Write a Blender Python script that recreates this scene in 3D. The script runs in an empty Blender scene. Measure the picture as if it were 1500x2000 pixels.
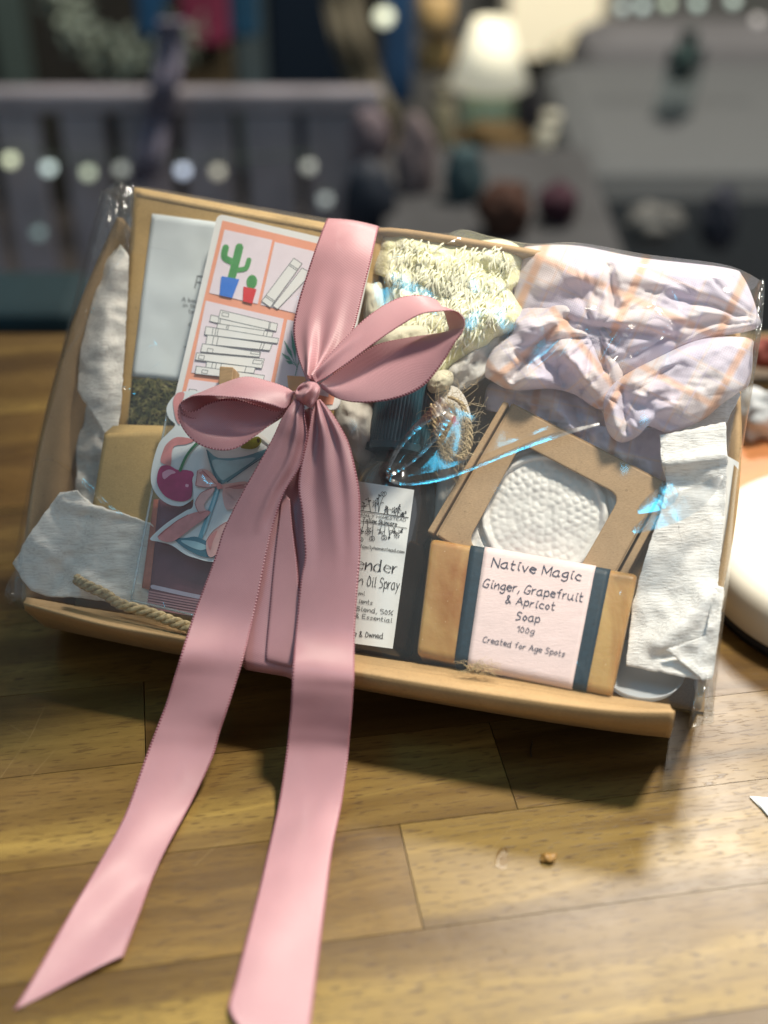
import bpy, bmesh, math, random
import numpy as np
from mathutils import Vector, noise as mnoise, geometry as mgeo
random.seed(7)
SC = bpy.context.scene
COL = SC.collection
# ------------------------------------------------------------------ camera, world, lamps, exposure
F = 2600.0                                  # focal length in pixels of the 1500x2000 photograph
PITCH = math.radians(34.2)
CAM = np.array([0.0, 0.0, 0.40])
cd = bpy.data.cameras.new('camera'); cam = bpy.data.objects.new('camera', cd); COL.objects.link(cam)
cam.location = CAM; cam.rotation_euler = (math.pi/2 - PITCH, 0, 0)
cd.sensor_fit = 'HORIZONTAL'; cd.sensor_width = 36; cd.lens = 36*F/1500; cd.clip_start = .01; cd.clip_end = 50
cd.dof.use_dof = True; cd.dof.focus_distance = .572; cd.dof.aperture_fstop = cd.lens/1000/.0128
SC.camera = cam
wd = bpy.data.worlds.new('World'); SC.world = wd; wd.use_nodes = True
wd.node_tree.nodes['Background'].inputs[0].default_value = (.60, .63, .66, 1)
wd.node_tree.nodes['Background'].inputs[1].default_value = .33
SC.view_settings.view_transform = 'Standard'; SC.view_settings.look = 'None'
SC.view_settings.exposure = .18; SC.view_settings.gamma = 1; SC.view_settings.use_curve_mapping = False
def lamp(name, kind, loc, tgt, power, color, size=.2, size_y=None):
    d = bpy.data.lights.new(name, kind); d.energy = power; d.color = color
    if kind == 'AREA':
        d.shape = 'RECTANGLE' if size_y else 'DISK'; d.size = size
        if size_y: d.size_y = size_y
    o = bpy.data.objects.new(name, d); COL.objects.link(o); o.location = loc
    o.rotation_euler = (Vector(tgt)-Vector(loc)).to_track_quat('-Z', 'Y').to_euler()
    return o
TG = np.array([0, .50, .04])
KD = np.array([.30, .10, .95]); KD /= np.linalg.norm(KD)
kl_ = lamp('key_lamp', 'SPOT', TG+KD*2.6, (.09, .475, .07), 480, (1.0, .92, .77))
kl_.data.shadow_soft_size = .19; kl_.data.spot_size = math.radians(17.5); kl_.data.spot_blend = 1.0
lamp('blue_tube_lamp', 'AREA', (-.42, .44, 1.32), (0, .5, .08), 4.0, (.05, .56, .88), .95, .08)
lamp('window_fill_lamp', 'AREA', (1.5, -.2, 1.1), (0, .5, 0), 4, (.80, .90, 1.0), 1.0, 1.2)
lamp('room_lamp', 'AREA', (.6, 1.9, 1.6), (.1, 2.3, -.4), 58, (1.0, .92, .8), .5)
SC.cycles.use_denoising = True
SC.cycles.max_bounces = 10; SC.cycles.transparent_max_bounces = 24
SC.cycles.sample_clamp_indirect = 4
# ------------------------------------------------------------------ rays and frames
CX = np.array([1., 0, 0]); CU = np.array([0, math.sin(PITCH), math.cos(PITCH)]); CB = np.array([0, -math.cos(PITCH), math.sin(PITCH)])
def c2w(p): return CX*p[0]+CU*p[1]+CB*p[2]
def ray(px, py):
    d = CX*((px-750)/F) + CU*((1000-py)/F) - CB
    return d
BU = c2w((.968, -.141, .207)); BV = c2w((.179, .968, -.176)); BU /= np.linalg.norm(BU)
BV -= BU*BV.dot(BU); BV /= np.linalg.norm(BV); BN = np.cross(BU, BV)
BO = CAM + c2w((-.161, -.035, -.598))       # bottom left corner of the tray's rim
def B(u, v, n): return BO+BU*u+BV*v+BN*n
def P(px, py, n=0.0):
    d = ray(px, py); t = ((BO-CAM).dot(BN)+n)/d.dot(BN); return CAM+d*t
def UV(px, py, n=0.0):
    q = P(px, py, n)-BO; return q.dot(BU), q.dot(BV)
def PZ(px, py, z=0.0):
    d = ray(px, py); return CAM+d*((z-CAM[2])/d[2])
def PY(px, py, Y):
    d = ray(px, py); return CAM+d*(Y/d[1])
class Plane:
    "a plane in the scene fixed by three (pixel, depth over the rim) anchors"
    def __init__(s, a, b, c):
        p = [P(*a), P(*b), P(*c)]; s.o = p[0]; n = np.cross(p[1]-p[0], p[2]-p[0]); n /= np.linalg.norm(n)
        if n.dot(BN) < 0: n = -n
        s.n = n
    def __call__(s, px, py, off=0.0):
        d = ray(px, py); t = ((s.o-CAM).dot(s.n)+off)/d.dot(s.n); return CAM+d*t
class Table:
    n = np.array([0, 0, 1.])
    def __call__(s, px, py, off=0.0): return PZ(px, py, off)
TAB = Table()
def flat(n0): return Plane((400, 500, n0), (1100, 600, n0), (700, 1200, n0))
# ------------------------------------------------------------------ mesh helpers
BASE = {}
def mesh(name, V, Fc, mat, parent=None, uv=None, smooth=True, mats=None, midx=None):
    V = np.asarray(V, float)
    if parent is not None:
        r = parent
        while r.parent: r = r.parent
        base = BASE[r.name]
    else: base = V.mean(0); base = np.array([base[0], base[1], V[:, 2].min()])
    me = bpy.data.meshes.new(name); me.from_pydata([tuple(v) for v in V-base], [], [tuple(int(i) for i in f) for f in Fc])
    for m in (mats or [mat]): me.materials.append(m)
    if midx is not None: me.polygons.foreach_set('material_index', midx)
    if smooth: me.polygons.foreach_set('use_smooth', [True]*len(me.polygons))
    if uv is not None:
        l = me.uv_layers.new(name='UVMap'); uv = np.asarray(uv, float)
        idx = np.empty(len(me.loops), dtype=np.int32); me.loops.foreach_get('vertex_index', idx)
        l.data.foreach_set('uv', uv[idx].ravel())
    me.update()
    o = bpy.data.objects.new(name, me); COL.objects.link(o)
    if parent is None: o.location = base; BASE[o.name] = base
    else: o.parent = parent
    return o
def tag(o, label, cat, group=None, kind=None):
    o['label'] = label; o['category'] = cat
    if group: o['group'] = group
    if kind: o['kind'] = kind
    return o
def thing(name, label, cat, loc, group=None):
    o = bpy.data.objects.new(name, None); COL.objects.link(o); loc = np.asarray(loc, float); o.location = loc
    o.empty_display_size = .02; BASE[o.name] = loc; return tag(o, label, cat, group)
def mod(o, kind, **k):
    m = o.modifiers.new(kind.lower(), kind)
    for a, b in k.items(): setattr(m, a, b)
    return o
def bevel(o, w, seg=2): return mod(o, 'BEVEL', width=w, segments=seg, limit_method='ANGLE', angle_limit=math.radians(40))
def solid(o, t, off=0): return mod(o, 'SOLIDIFY', thickness=t, offset=off)
def cr(pts, k=6, closed=False):
    "Catmull-Rom through points of any dimension"
    p = np.asarray(pts, float); n = len(p)
    if closed: idx = lambda i: p[i % n]
    else: idx = lambda i: p[min(max(i, 0), n-1)]
    out = []
    for i in range(n if closed else n-1):
        a, b, c, d = idx(i-1), idx(i), idx(i+1), idx(i+2)
        for j in range(k):
            t = j/k
            out.append(.5*((2*b)+(c-a)*t+(2*a-5*b+4*c-d)*t*t+(-a+3*b-3*c+d)*t**3))
    if not closed: out.append(p[-1])
    return np.array(out)
def grid_faces(r, c, closed=False):
    f = []
    for i in range(r-1):
        for j in range(c if closed else c-1):
            f.append((i*c+j, i*c+(j+1) % c, (i+1)*c+(j+1) % c, (i+1)*c+j))
    return f
class MB:
    "collects pieces into one mesh"
    def __init__(s): s.V = []; s.F = []; s.U = []
    def add(s, V, Fc, U=None):
        o = len(s.V); s.V += [tuple(v) for v in V]; s.F += [tuple(i+o for i in f) for f in Fc]
        s.U += [tuple(u) for u in U] if U is not None else [(0, 0)]*len(V); return s
    def poly(s, pts, surf, off=0.0):
        o = len(s.V); V = [surf(x, y, off) for x, y in pts]
        tri = mgeo.tessellate_polygon([[Vector((x, y, 0)) for x, y in pts]])
        s.V += [tuple(v) for v in V]; s.U += [(0, 0)]*len(V)
        for t in tri: s.F.append(tuple(o+i for i in t))
        return s
    def stroke(s, pts, w, surf, off=0.0, w2=None, caps=True):
        p = np.asarray(pts, float)
        if len(p) < 2: return s
        t = np.gradient(p, axis=0); t /= (np.linalg.norm(t, axis=1)[:, None]+1e-9); nn = np.stack([-t[:, 1], t[:, 0]], 1)
        ww = np.linspace(w, w2 if w2 is not None else w, len(p))[:, None]/2
        a = p+nn*ww; b = p-nn*ww
        if caps:
            a = np.vstack([p[:1]-t[:1]*ww[:1]+nn[:1]*ww[:1]*.4, a, p[-1:]+t[-1:]*ww[-1:]+nn[-1:]*ww[-1:]*.4])
            b = np.vstack([p[:1]-t[:1]*ww[:1]-nn[:1]*ww[:1]*.4, b, p[-1:]+t[-1:]*ww[-1:]-nn[-1:]*ww[-1:]*.4])
        n = len(a); o = len(s.V)
        for q in range(n):
            s.V.append(tuple(surf(a[q][0], a[q][1], off))); s.V.append(tuple(surf(b[q][0], b[q][1], off)))
        s.U += [(0, 0)]*(2*n)
        s.F += [(o+2*q, o+2*q+1, o+2*q+3, o+2*q+2) for q in range(n-1)]
        return s
    def ellipse(s, c, rx, ry, surf, off=0., rot=0., k=22):
        cs, sn = math.cos(rot), math.sin(rot)
        return s.poly([(c[0]+rx*math.cos(a)*cs-ry*math.sin(a)*sn, c[1]+rx*math.cos(a)*sn+ry*math.sin(a)*cs) for a in np.linspace(0, 2*math.pi, k, endpoint=False)], surf, off)
    def tube(s, pts, r, seg=8, r2=None):
        p = np.asarray(pts, float); t = np.gradient(p, axis=0); t /= (np.linalg.norm(t, axis=1)[:, None]+1e-12)
        up = np.array([0, 0, 1.]) if abs(t[0][2]) < .9 else np.array([1., 0, 0]); V = []
        rr = np.linspace(r, r2 if r2 is not None else r, len(p))
        for q in range(len(p)):
            a = np.cross(t[q], up); a /= np.linalg.norm(a)+1e-12; b = np.cross(a, t[q]); up = b
            for k in range(seg):
                w = 2*math.pi*k/seg; V.append(p[q]+(a*math.cos(w)+b*math.sin(w))*rr[q])
        Fc = grid_faces(len(p), seg, True)+[tuple(range(seg))[::-1], tuple((len(p)-1)*seg+k for k in range(seg))]
        return s.add(V, Fc)
    def lathe(s, o, axis, prof, seg=40):
        "prof: (distance along axis, radius)"
        axis = np.asarray(axis, float)/np.linalg.norm(axis); a = np.cross(axis, [.3, .2, .9]); a /= np.linalg.norm(a); b = np.cross(axis, a)
        V = [np.asarray(o)+axis*h+(a*math.cos(2*math.pi*k/seg)+b*math.sin(2*math.pi*k/seg))*r for h, r in prof for k in range(seg)]
        n = len(prof)
        return s.add(V, [f[::-1] for f in grid_faces(n, seg, True)]+[tuple(range(seg)), tuple((n-1)*seg+k for k in range(seg))[::-1]])
    def box(s, lo, hi):
        x0, y0, z0 = lo; x1, y1, z1 = hi
        V = [(x0, y0, z0), (x1, y0, z0), (x1, y1, z0), (x0, y1, z0), (x0, y0, z1), (x1, y0, z1), (x1, y1, z1), (x0, y1, z1)]
        return s.add(V, [(3, 2, 1, 0), (4, 5, 6, 7), (0, 1, 5, 4), (1, 2, 6, 5), (2, 3, 7, 6), (3, 0, 4, 7)])
    def build(s, name, mat, parent=None, smooth=True, uv=False): return mesh(name, s.V, s.F, mat, parent, s.U if uv else None, smooth)
def fbm(x, y, z=0, o=3):
    v = 0; a = 1; f = 1
    for _ in range(o): v += a*mnoise.noise(Vector((x*f, y*f, z+f))); a *= .5; f *= 2
    return v
def ridge(px, py, a, b, w):
    "1 on the segment a-b, falling off with width w (pixels)"
    ax, ay = a; bx, by = b; dx, dy = bx-ax, by-ay; t = max(0, min(1, ((px-ax)*dx+(py-ay)*dy)/(dx*dx+dy*dy)))
    d = math.hypot(px-ax-t*dx, py-ay-t*dy); return math.exp(-(d/w)**2)
def pillow(outline, surf, h, fold=None, rings=26, k=5, p=2.4, e=.55, c=None, back=.003, name='cloth', mat=None, parent=None, uvs=None, mb=None):
    o = cr(outline, k, True); c = np.asarray(c if c is not None else o.mean(0), float); n = len(o); V = []; U = []
    for r in range(rings+1):
        s = (r/rings)**.85
        for q in range(n):
            x, y = c+(o[q]-c)*s
            z = h*(1-s**p)**e
            if fold: z += fold(x, y)*(1-s**8)
            V.append(surf(x, y, z)); U.append(uvs(x, y) if uvs else (x/100, y/100))
    Fc = grid_faces(rings+1, n, True); base = len(V)
    for q in range(n): V.append(surf(o[q][0], o[q][1], -back)); U.append(U[rings*n+q])
    Fc += [(rings*n+q, rings*n+(q+1) % n, base+(q+1) % n, base+q) for q in range(n)]; Fc.append(tuple(range(base, base+n))[::-1])
    if mb is not None: mb.add(V, Fc, U); return None
    return mesh(name, V, Fc, mat, parent, U)
def card(outline, surf, thick, name, mat, parent=None, off=0.0, bev=0.0, smooth=False):
    "a flat piece of real thickness; its front face lies at off"
    n = len(outline); nn = surf.n if hasattr(surf, 'n') else BN
    V = [surf(x, y, off) for x, y in outline]; V += [np.asarray(v)-nn*thick for v in V]
    tri = mgeo.tessellate_polygon([[Vector((x, y, 0)) for x, y in outline]])
    a = sum(outline[i][0]*outline[(i+1) % n][1]-outline[(i+1) % n][0]*outline[i][1] for i in range(n))
    Fc = [tuple(range(n))[::-1] if a > 0 else tuple(range(n)), tuple(range(n, 2*n)) if a > 0 else tuple(range(n, 2*n))[::-1]]
    for q in range(n):
        r = (q+1) % n; Fc.append((q, r, n+r, n+q) if a > 0 else (r, q, n+q, n+r))
    o = mesh(name, V, Fc, mat, parent, None, smooth)
    if bev: bevel(o, bev)
    return o
def rounded(corners, r, k=5):
    out = []; n = len(corners); c = [np.array(q, float) for q in corners]
    for i in range(n):
        a, b, d = c[i-1], c[i], c[(i+1) % n]; u = (a-b)/np.linalg.norm(a-b); w = (d-b)/np.linalg.norm(d-b)
        for j in range(k+1):
            t = j/k; out.append(tuple((1-t)**2*(b+u*r)+2*t*(1-t)*b+t*t*(b+w*r)))
    return out
# ------------------------------------------------------------------ materials
def nodes(name):
    m = bpy.data.materials.new(name); m.use_nodes = True; nt = m.node_tree
    return m, nt, nt.nodes['Principled BSDF']
def N(nt, t, **k):
    n = nt.nodes.new(t)
    for a, b in k.items():
        if a.startswith('i_'): n.inputs[a[2:].replace('_', ' ')].default_value = b
        else: setattr(n, a, b)
    return n
def L(nt, a, b): nt.links.new(a, b)
def ramp(nt, fac, stops):
    r = N(nt, 'ShaderNodeValToRGB'); e = r.color_ramp.elements
    while len(e) < len(stops): e.new(.5)
    for q, (p, c) in zip(e, stops): q.position = p; q.color = (*c, 1) if len(c) == 3 else c
    L(nt, fac, r.inputs[0]); return r.outputs[0]
def mixc(nt, f, a, b, mode='MIX'):
    m = N(nt, 'ShaderNodeMix', data_type='RGBA', blend_type=mode)
    for s, v in ((0, f), (6, a), (7, b)):
        if hasattr(v, 'links'): L(nt, v, m.inputs[s])
        else: m.inputs[s].default_value = v if s == 0 else (*v, 1)[:4]
    return m.outputs[2]
def bump(nt, bs, h, st, dist=.001, prev=None):
    b = N(nt, 'ShaderNodeBump'); b.inputs['Strength'].default_value = st; b.inputs['Distance'].default_value = dist; L(nt, h, b.inputs['Height'])
    if prev is not None: L(nt, prev, b.inputs['Normal'])
    L(nt, b.outputs[0], bs.inputs['Normal']); return b.outputs[0]
def noise(nt, scale, detail=4, rough=.6, vec=None, stretch=None, dist=0):
    n = N(nt, 'ShaderNodeTexNoise'); n.inputs['Scale'].default_value = scale; n.inputs['Detail'].default_value = detail; n.inputs['Roughness'].default_value = rough; n.inputs['Distortion'].default_value = dist
    if vec is None: vec = N(nt, 'ShaderNodeTexCoord').outputs['Object']
    if stretch:
        mp = N(nt, 'ShaderNodeMapping'); mp.inputs['Scale'].default_value = stretch; L(nt, vec, mp.inputs[0]); vec = mp.outputs[0]
    L(nt, vec, n.inputs['Vector']); return n.outputs[0]
def plain(name, col, rough=.5, spec=.5, var=.12, vs=120, bst=0, bs=600, coat=0, metal=0, stretch=None, trans=0, sheen=0):
    m, nt, b = nodes(name); b.inputs['Roughness'].default_value = rough; b.inputs['Specular IOR Level'].default_value = spec
    b.inputs['Coat Weight'].default_value = coat; b.inputs['Metallic'].default_value = metal; b.inputs['Sheen Weight'].default_value = sheen
    c = np.array(col); f = noise(nt, vs, 3, .6, None, stretch)
    L(nt, ramp(nt, f, [(.3, tuple(c*(1-var))), (.7, tuple(np.minimum(c*(1+var), 1)))]), b.inputs['Base Color'])
    if bst: bump(nt, b, noise(nt, bs, 3, .6, None, stretch), bst, .0006)
    if trans:
        t = N(nt, 'ShaderNodeBsdfTranslucent'); t.inputs[0].default_value = (*np.minimum(c*1.0, 1), 1); mx = N(nt, 'ShaderNodeMixShader'); mx.inputs[0].default_value = trans
        L(nt, b.outputs[0], mx.inputs[1]); L(nt, t.outputs[0], mx.inputs[2]); L(nt, mx.outputs[0], nt.nodes['Material Output'].inputs[0])
    return m
def kraft(name, col, var=.16):
    m, nt, b = nodes(name); b.inputs['Roughness'].default_value = .72; b.inputs['Specular IOR Level'].default_value = .3; c = np.array(col)
    f1 = noise(nt, 60, 3, .6); f2 = noise(nt, 900, 3, .7, None, (1, 3, 2)); f3 = noise(nt, 420, 2, .5)
    base = ramp(nt, f1, [(.3, tuple(c*(1-var*.6))), (.7, tuple(c*(1+var*.5)))])
    base = mixc(nt, .55, base, ramp(nt, f2, [(.25, (.55, .52, .50)), (.6, (1, 1, 1))]), 'MULTIPLY')
    base = mixc(nt, ramp(nt, f3, [(.66, (0, 0, 0)), (.74, (.5, .5, .5))]), base, tuple(c*.55))
    L(nt, base, b.inputs['Base Color']); bo = bump(nt, b, f2, .30, .0004); bump(nt, b, noise(nt, 45, 4, .6), .22, .0022, bo); return m
def tissue(name, col, trans=.35, st=.5):
    m, nt, b = nodes(name); b.inputs['Roughness'].default_value = .85; b.inputs['Specular IOR Level'].default_value = .15; c = np.array(col)
    f = noise(nt, 420, 3, .6, None, (.35, 3.0, 3.0), .3); g = noise(nt, 40, 3)
    L(nt, mixc(nt, .3, ramp(nt, f, [(.34, tuple(c*.74)), (.55, tuple(np.minimum(c*1.08, .93)))]), ramp(nt, g, [(.3, tuple(c*.93)), (.7, tuple(c))])), b.inputs['Base Color'])
    bo = bump(nt, b, f, st, .0011); bo = bump(nt, b, noise(nt, 75, 4, .6, None, (1, 1.6, 1), 1.0), .16, .003, bo)
    t = N(nt, 'ShaderNodeBsdfTranslucent'); t.inputs[0].default_value = (*c, 1); L(nt, bo, t.inputs['Normal']); mx = N(nt, 'ShaderNodeMixShader'); mx.inputs[0].default_value = trans
    L(nt, b.outputs[0], mx.inputs[1]); L(nt, t.outputs[0], mx.inputs[2]); L(nt, mx.outputs[0], nt.nodes['Material Output'].inputs[0]); return m
def satin():
    m, nt, b = nodes('pink_satin'); c = np.array((.66, .37, .405))
    uv = N(nt, 'ShaderNodeUVMap').outputs[0]; sx = N(nt, 'ShaderNodeSeparateXYZ'); L(nt, uv, sx.inputs[0])
    b.inputs['Roughness'].default_value = .40; b.inputs['Specular IOR Level'].default_value = .55; b.inputs['Sheen Weight'].default_value = .15; b.inputs['Sheen Roughness'].default_value = .35
    b.inputs['Sheen Tint'].default_value = (1, .8, .85, 1); b.inputs['Anisotropic'].default_value = .5
    # edge mask: |u-.5| > .472
    ad = N(nt, 'ShaderNodeMath', operation='SUBTRACT'); L(nt, sx.outputs[0], ad.inputs[0]); ad.inputs[1].default_value = .5
    ab = N(nt, 'ShaderNodeMath', operation='ABSOLUTE'); L(nt, ad.outputs[0], ab.inputs[0])
    gt = N(nt, 'ShaderNodeMath', operation='GREATER_THAN'); L(nt, ab.outputs[0], gt.inputs[0]); gt.inputs[1].default_value = .468
    def wave(a, bb, sc):
        m1 = N(nt, 'ShaderNodeMath', operation='MULTIPLY'); L(nt, sx.outputs[0], m1.inputs[0]); m1.inputs[1].default_value = a
        m2 = N(nt, 'ShaderNodeMath', operation='MULTIPLY_ADD'); L(nt, sx.outputs[1], m2.inputs[0]); m2.inputs[1].default_value = bb; L(nt, m1.outputs[0], m2.inputs[2])
        m3 = N(nt, 'ShaderNodeMath', operation='MULTIPLY'); L(nt, m2.outputs[0], m3.inputs[0]); m3.inputs[1].default_value = sc*6.2832
        s = N(nt, 'ShaderNodeMath', operation='SINE'); L(nt, m3.outputs[0], s.inputs[0]); return s.outputs[0]
    tw = wave(.8, 1, 30); ed = wave(0, 1, 22)
    hm = N(nt, 'ShaderNodeMix', data_type='FLOAT'); L(nt, gt.outputs[0], hm.inputs[0]); L(nt, tw, hm.inputs[2])
    e2 = N(nt, 'ShaderNodeMath', operation='MULTIPLY'); L(nt, ed, e2.inputs[0]); e2.inputs[1].default_value = 5.; L(nt, e2.outputs[0], hm.inputs[3])
    f = noise(nt, 40, 3)
    col = ramp(nt, f, [(.3, tuple(c*.94)), (.7, tuple(c*1.05))])
    tr = ramp(nt, tw, [(.0, (.70, .66, .68)), (1, (1.04, 1.04, 1.04))]); col = mixc(nt, .8, col, tr, 'MULTIPLY')
    er = ramp(nt, ed, [(.0, (.26, .07, .10)), (1, (.80, .46, .50))])
    col = mixc(nt, gt.outputs[0], col, er); L(nt, col, b.inputs['Base Color'])
    bump(nt, b, hm.outputs[0], .28, .00022)
    t = N(nt, 'ShaderNodeBsdfTranslucent'); t.inputs[0].default_value = (.75, .20, .18, 1); mx = N(nt, 'ShaderNodeMixShader'); mx.inputs[0].default_value = .18
    L(nt, b.outputs[0], mx.inputs[1]); L(nt, t.outputs[0], mx.inputs[2]); L(nt, mx.outputs[0], nt.nodes['Material Output'].inputs[0]); return m
def film(name, tint=(.985, .99, .995), rough=.045, gain=1.0, haze=.008, bst=.10, bsc=30):
    m, nt, b = nodes(name); nt.nodes.remove(b)
    lw = N(nt, 'ShaderNodeLayerWeight'); lw.inputs[0].default_value = .5
    pw = N(nt, 'ShaderNodeMath', operation='POWER'); L(nt, lw.outputs['Facing'], pw.inputs[0]); pw.inputs[1].default_value = 4.
    fr = N(nt, 'ShaderNodeMath', operation='MULTIPLY_ADD'); L(nt, pw.outputs[0], fr.inputs[0]); fr.inputs[1].default_value = .35*gain; fr.inputs[2].default_value = .055*gain; fr.use_clamp = True
    bp = N(nt, 'ShaderNodeBump'); bp.inputs['Strength'].default_value = bst; bp.inputs['Distance'].default_value = .002; L(nt, noise(nt, bsc, 4, .65, None, None, 1.2), bp.inputs['Height'])
    g = N(nt, 'ShaderNodeBsdfGlossy'); g.inputs['Roughness'].default_value = rough; L(nt, bp.outputs[0], g.inputs['Normal'])
    t = N(nt, 'ShaderNodeBsdfTransparent'); t.inputs[0].default_value = (*tint, 1)
    d = N(nt, 'ShaderNodeBsdfDiffuse'); d.inputs[0].default_value = (.8, .88, .92, 1)
    m0 = N(nt, 'ShaderNodeMixShader'); m0.inputs[0].default_value = haze; L(nt, t.outputs[0], m0.inputs[1]); L(nt, d.outputs[0], m0.inputs[2])
    m1 = N(nt, 'ShaderNodeMixShader'); L(nt, fr.outputs[0], m1.inputs[0]); L(nt, m0.outputs[0], m1.inputs[1]); L(nt, g.outputs[0], m1.inputs[2])
    L(nt, m1.outputs[0], nt.nodes['Material Output'].inputs[0]); return m
def glow(name, col, st):
    m, nt, b = nodes(name); b.inputs['Base Color'].default_value = (*col, 1); b.inputs['Emission Color'].default_value = (*col, 1); b.inputs['Emission Strength'].default_value = st; return m
def wood_table():
    m, nt, b = nodes('acacia_planks'); tc = N(nt, 'ShaderNodeTexCoord').outputs['Object']
    u1 = N(nt, 'ShaderNodeUVMap'); u1.uv_map = 'UVMap'; u2 = N(nt, 'ShaderNodeUVMap'); u2.uv_map = 'Plank'
    wn = N(nt, 'ShaderNodeTexWhiteNoise', noise_dimensions='2D'); L(nt, u2.outputs[0], wn.inputs['Vector'])
    vm = N(nt, 'ShaderNodeVectorMath', operation='MULTIPLY_ADD'); L(nt, wn.outputs['Color'], vm.inputs[0]); vm.inputs[1].default_value = (3, 3, 3); L(nt, u1.outputs[0], vm.inputs[2]); gv = vm.outputs[0]
    wv = noise(nt, 5, 3, .5, gv, (1, 2.0, 1), .6)      # slow wander of the grain across the plank
    wa = N(nt, 'ShaderNodeVectorMath', operation='MULTIPLY_ADD'); L(nt, wv, wa.inputs[0]); wa.inputs[1].default_value = (0, .045, 0); L(nt, gv, wa.inputs[2]); g = wa.outputs[0]
    g1 = noise(nt, 34, 4, .55, g, (.035, 1, 1)); g2 = noise(nt, 150, 4, .65, g, (.05, 1, 1)); g3 = noise(nt, 9, 2, .5, g, (.12, 1, 1)); pore = noise(nt, 1000, 1, .4, gv, (.14, 1, 1), .0); fib = noise(nt, 900, 2, .6, gv, (.03, 1, 1))
    c0 = ramp(nt, wn.outputs['Value'], [(0, (.116, .062, .018)), (.4, (.150, .088, .026)), (.7, (.185, .116, .037)), (1, (.135, .082, .031))])
    c = mixc(nt, 1, c0, ramp(nt, g1, [(.33, (.30, .26, .20)), (.44, (.74, .70, .66)), (.54, (1.08, 1.09, 1.05)), (.62, (1.85, 2.0, 1.75))]), 'MULTIPLY')
    c = mixc(nt, .8, c, ramp(nt, g3, [(.35, (.60, .55, .48)), (.52, (1.0, 1.0, 1.0)), (.66, (1.25, 1.28, 1.2))]), 'MULTIPLY')
    c = mixc(nt, .7, c, ramp(nt, g2, [(.32, (.70, .67, .63)), (.6, (1.08, 1.08, 1.08))]), 'MULTIPLY'); c = mixc(nt, .35, c, ramp(nt, fib, [(.35, (.72, .70, .68)), (.6, (1.1, 1.1, 1.1))]), 'MULTIPLY')
    pm = ramp(nt, pore, [(.60, (0, 0, 0)), (.66, (.75, .75, .75))]); c = mixc(nt, pm, c, (.060, .030, .012)); L(nt, c, b.inputs['Base Color'])
    L(nt, ramp(nt, noise(nt, 14, 4, .6, tc), [(.3, (.30,)*3), (.7, (.44,)*3)]), b.inputs['Roughness']); b.inputs['Specular IOR Level'].default_value = .45
    h = N(nt, 'ShaderNodeMath', operation='SUBTRACT'); L(nt, g2, h.inputs[0]); L(nt, pm, h.inputs[1]); bo = bump(nt, b, h.outputs[0], .16, .0006); bump(nt, b, noise(nt, 30, 3, .5, tc), .05, .004, bo); return m
def plaid():
    m, nt, b = nodes('lilac_plaid_cotton'); b.inputs['Roughness'].default_value = .85; b.inputs['Specular IOR Level'].default_value = .15; b.inputs['Sheen Weight'].default_value = .2
    uv = N(nt, 'ShaderNodeUVMap').outputs[0]; sx = N(nt, 'ShaderNodeSeparateXYZ'); L(nt, uv, sx.inputs[0])
    def M(op, a, bb=None):
        n = N(nt, 'ShaderNodeMath', operation=op)
        for i, v in enumerate((a, bb)):
            if v is None: continue
            if hasattr(v, 'links'): L(nt, v, n.inputs[i])
            else: n.inputs[i].default_value = v
        return n.outputs[0]
    def stripe(s, at, w, soft=.02):
        d = M('ABSOLUTE', M('SUBTRACT', M('FRACT', s), at)); return ramp(nt, d, [(w-soft, (1, 1, 1)), (w+soft, (0, 0, 0))])
    u, v = sx.outputs[0], sx.outputs[1]
    c = (.90, .84, .86)
    c = mixc(nt, M('MULTIPLY', stripe(u, .62, .16), .75), c, (.75, .70, .86)); c = mixc(nt, M('MULTIPLY', stripe(v, .62, .16), .75), c, (.75, .70, .86))
    c = mixc(nt, M('MULTIPLY', stripe(u, .5, .05), .0), c, (1, 1, 1))
    c = mixc(nt, M('MULTIPLY', stripe(v, .30, .14), .15), c, (.86, .60, .58))
    c = mixc(nt, M('MULTIPLY', stripe(u, .15, .042), .75), c, (.90, .52, .32)); c = mixc(nt, M('MULTIPLY', stripe(v, .15, .038), .72), c, (.90, .54, .36))
    for at_, cc in ((.36, (.90, .70, .62)), (.44, (.74, .68, .86)), (.80, (.90, .72, .66)), (.90, (.76, .70, .86))):
        c = mixc(nt, M('MULTIPLY', stripe(u, at_, .012, .008), .55), c, cc); c = mixc(nt, M('MULTIPLY', stripe(v, at_, .012, .008), .55), c, cc)
    wx = M('SINE', M('MULTIPLY', u, 260.)); wy = M('SINE', M('MULTIPLY', v, 260.)); w = M('MULTIPLY', wx, wy)
    c = mixc(nt, .6, c, ramp(nt, w, [(0, (.86, .86, .86)), (1, (1.03, 1.03, 1.03))]), 'MULTIPLY')
    L(nt, c, b.inputs['Base Color']); bo = bump(nt, b, w, .25, .0005); bump(nt, b, noise(nt, 130, 4, .6), .3, .0016, bo)
    t = N(nt, 'ShaderNodeBsdfTranslucent'); L(nt, c, t.inputs[0]); mx = N(nt, 'ShaderNodeMixShader'); mx.inputs[0].default_value = .32
    L(nt, b.outputs[0], mx.inputs[1]); L(nt, t.outputs[0], mx.inputs[2]); L(nt, mx.outputs[0], nt.nodes['Material Output'].inputs[0]); return m
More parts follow.
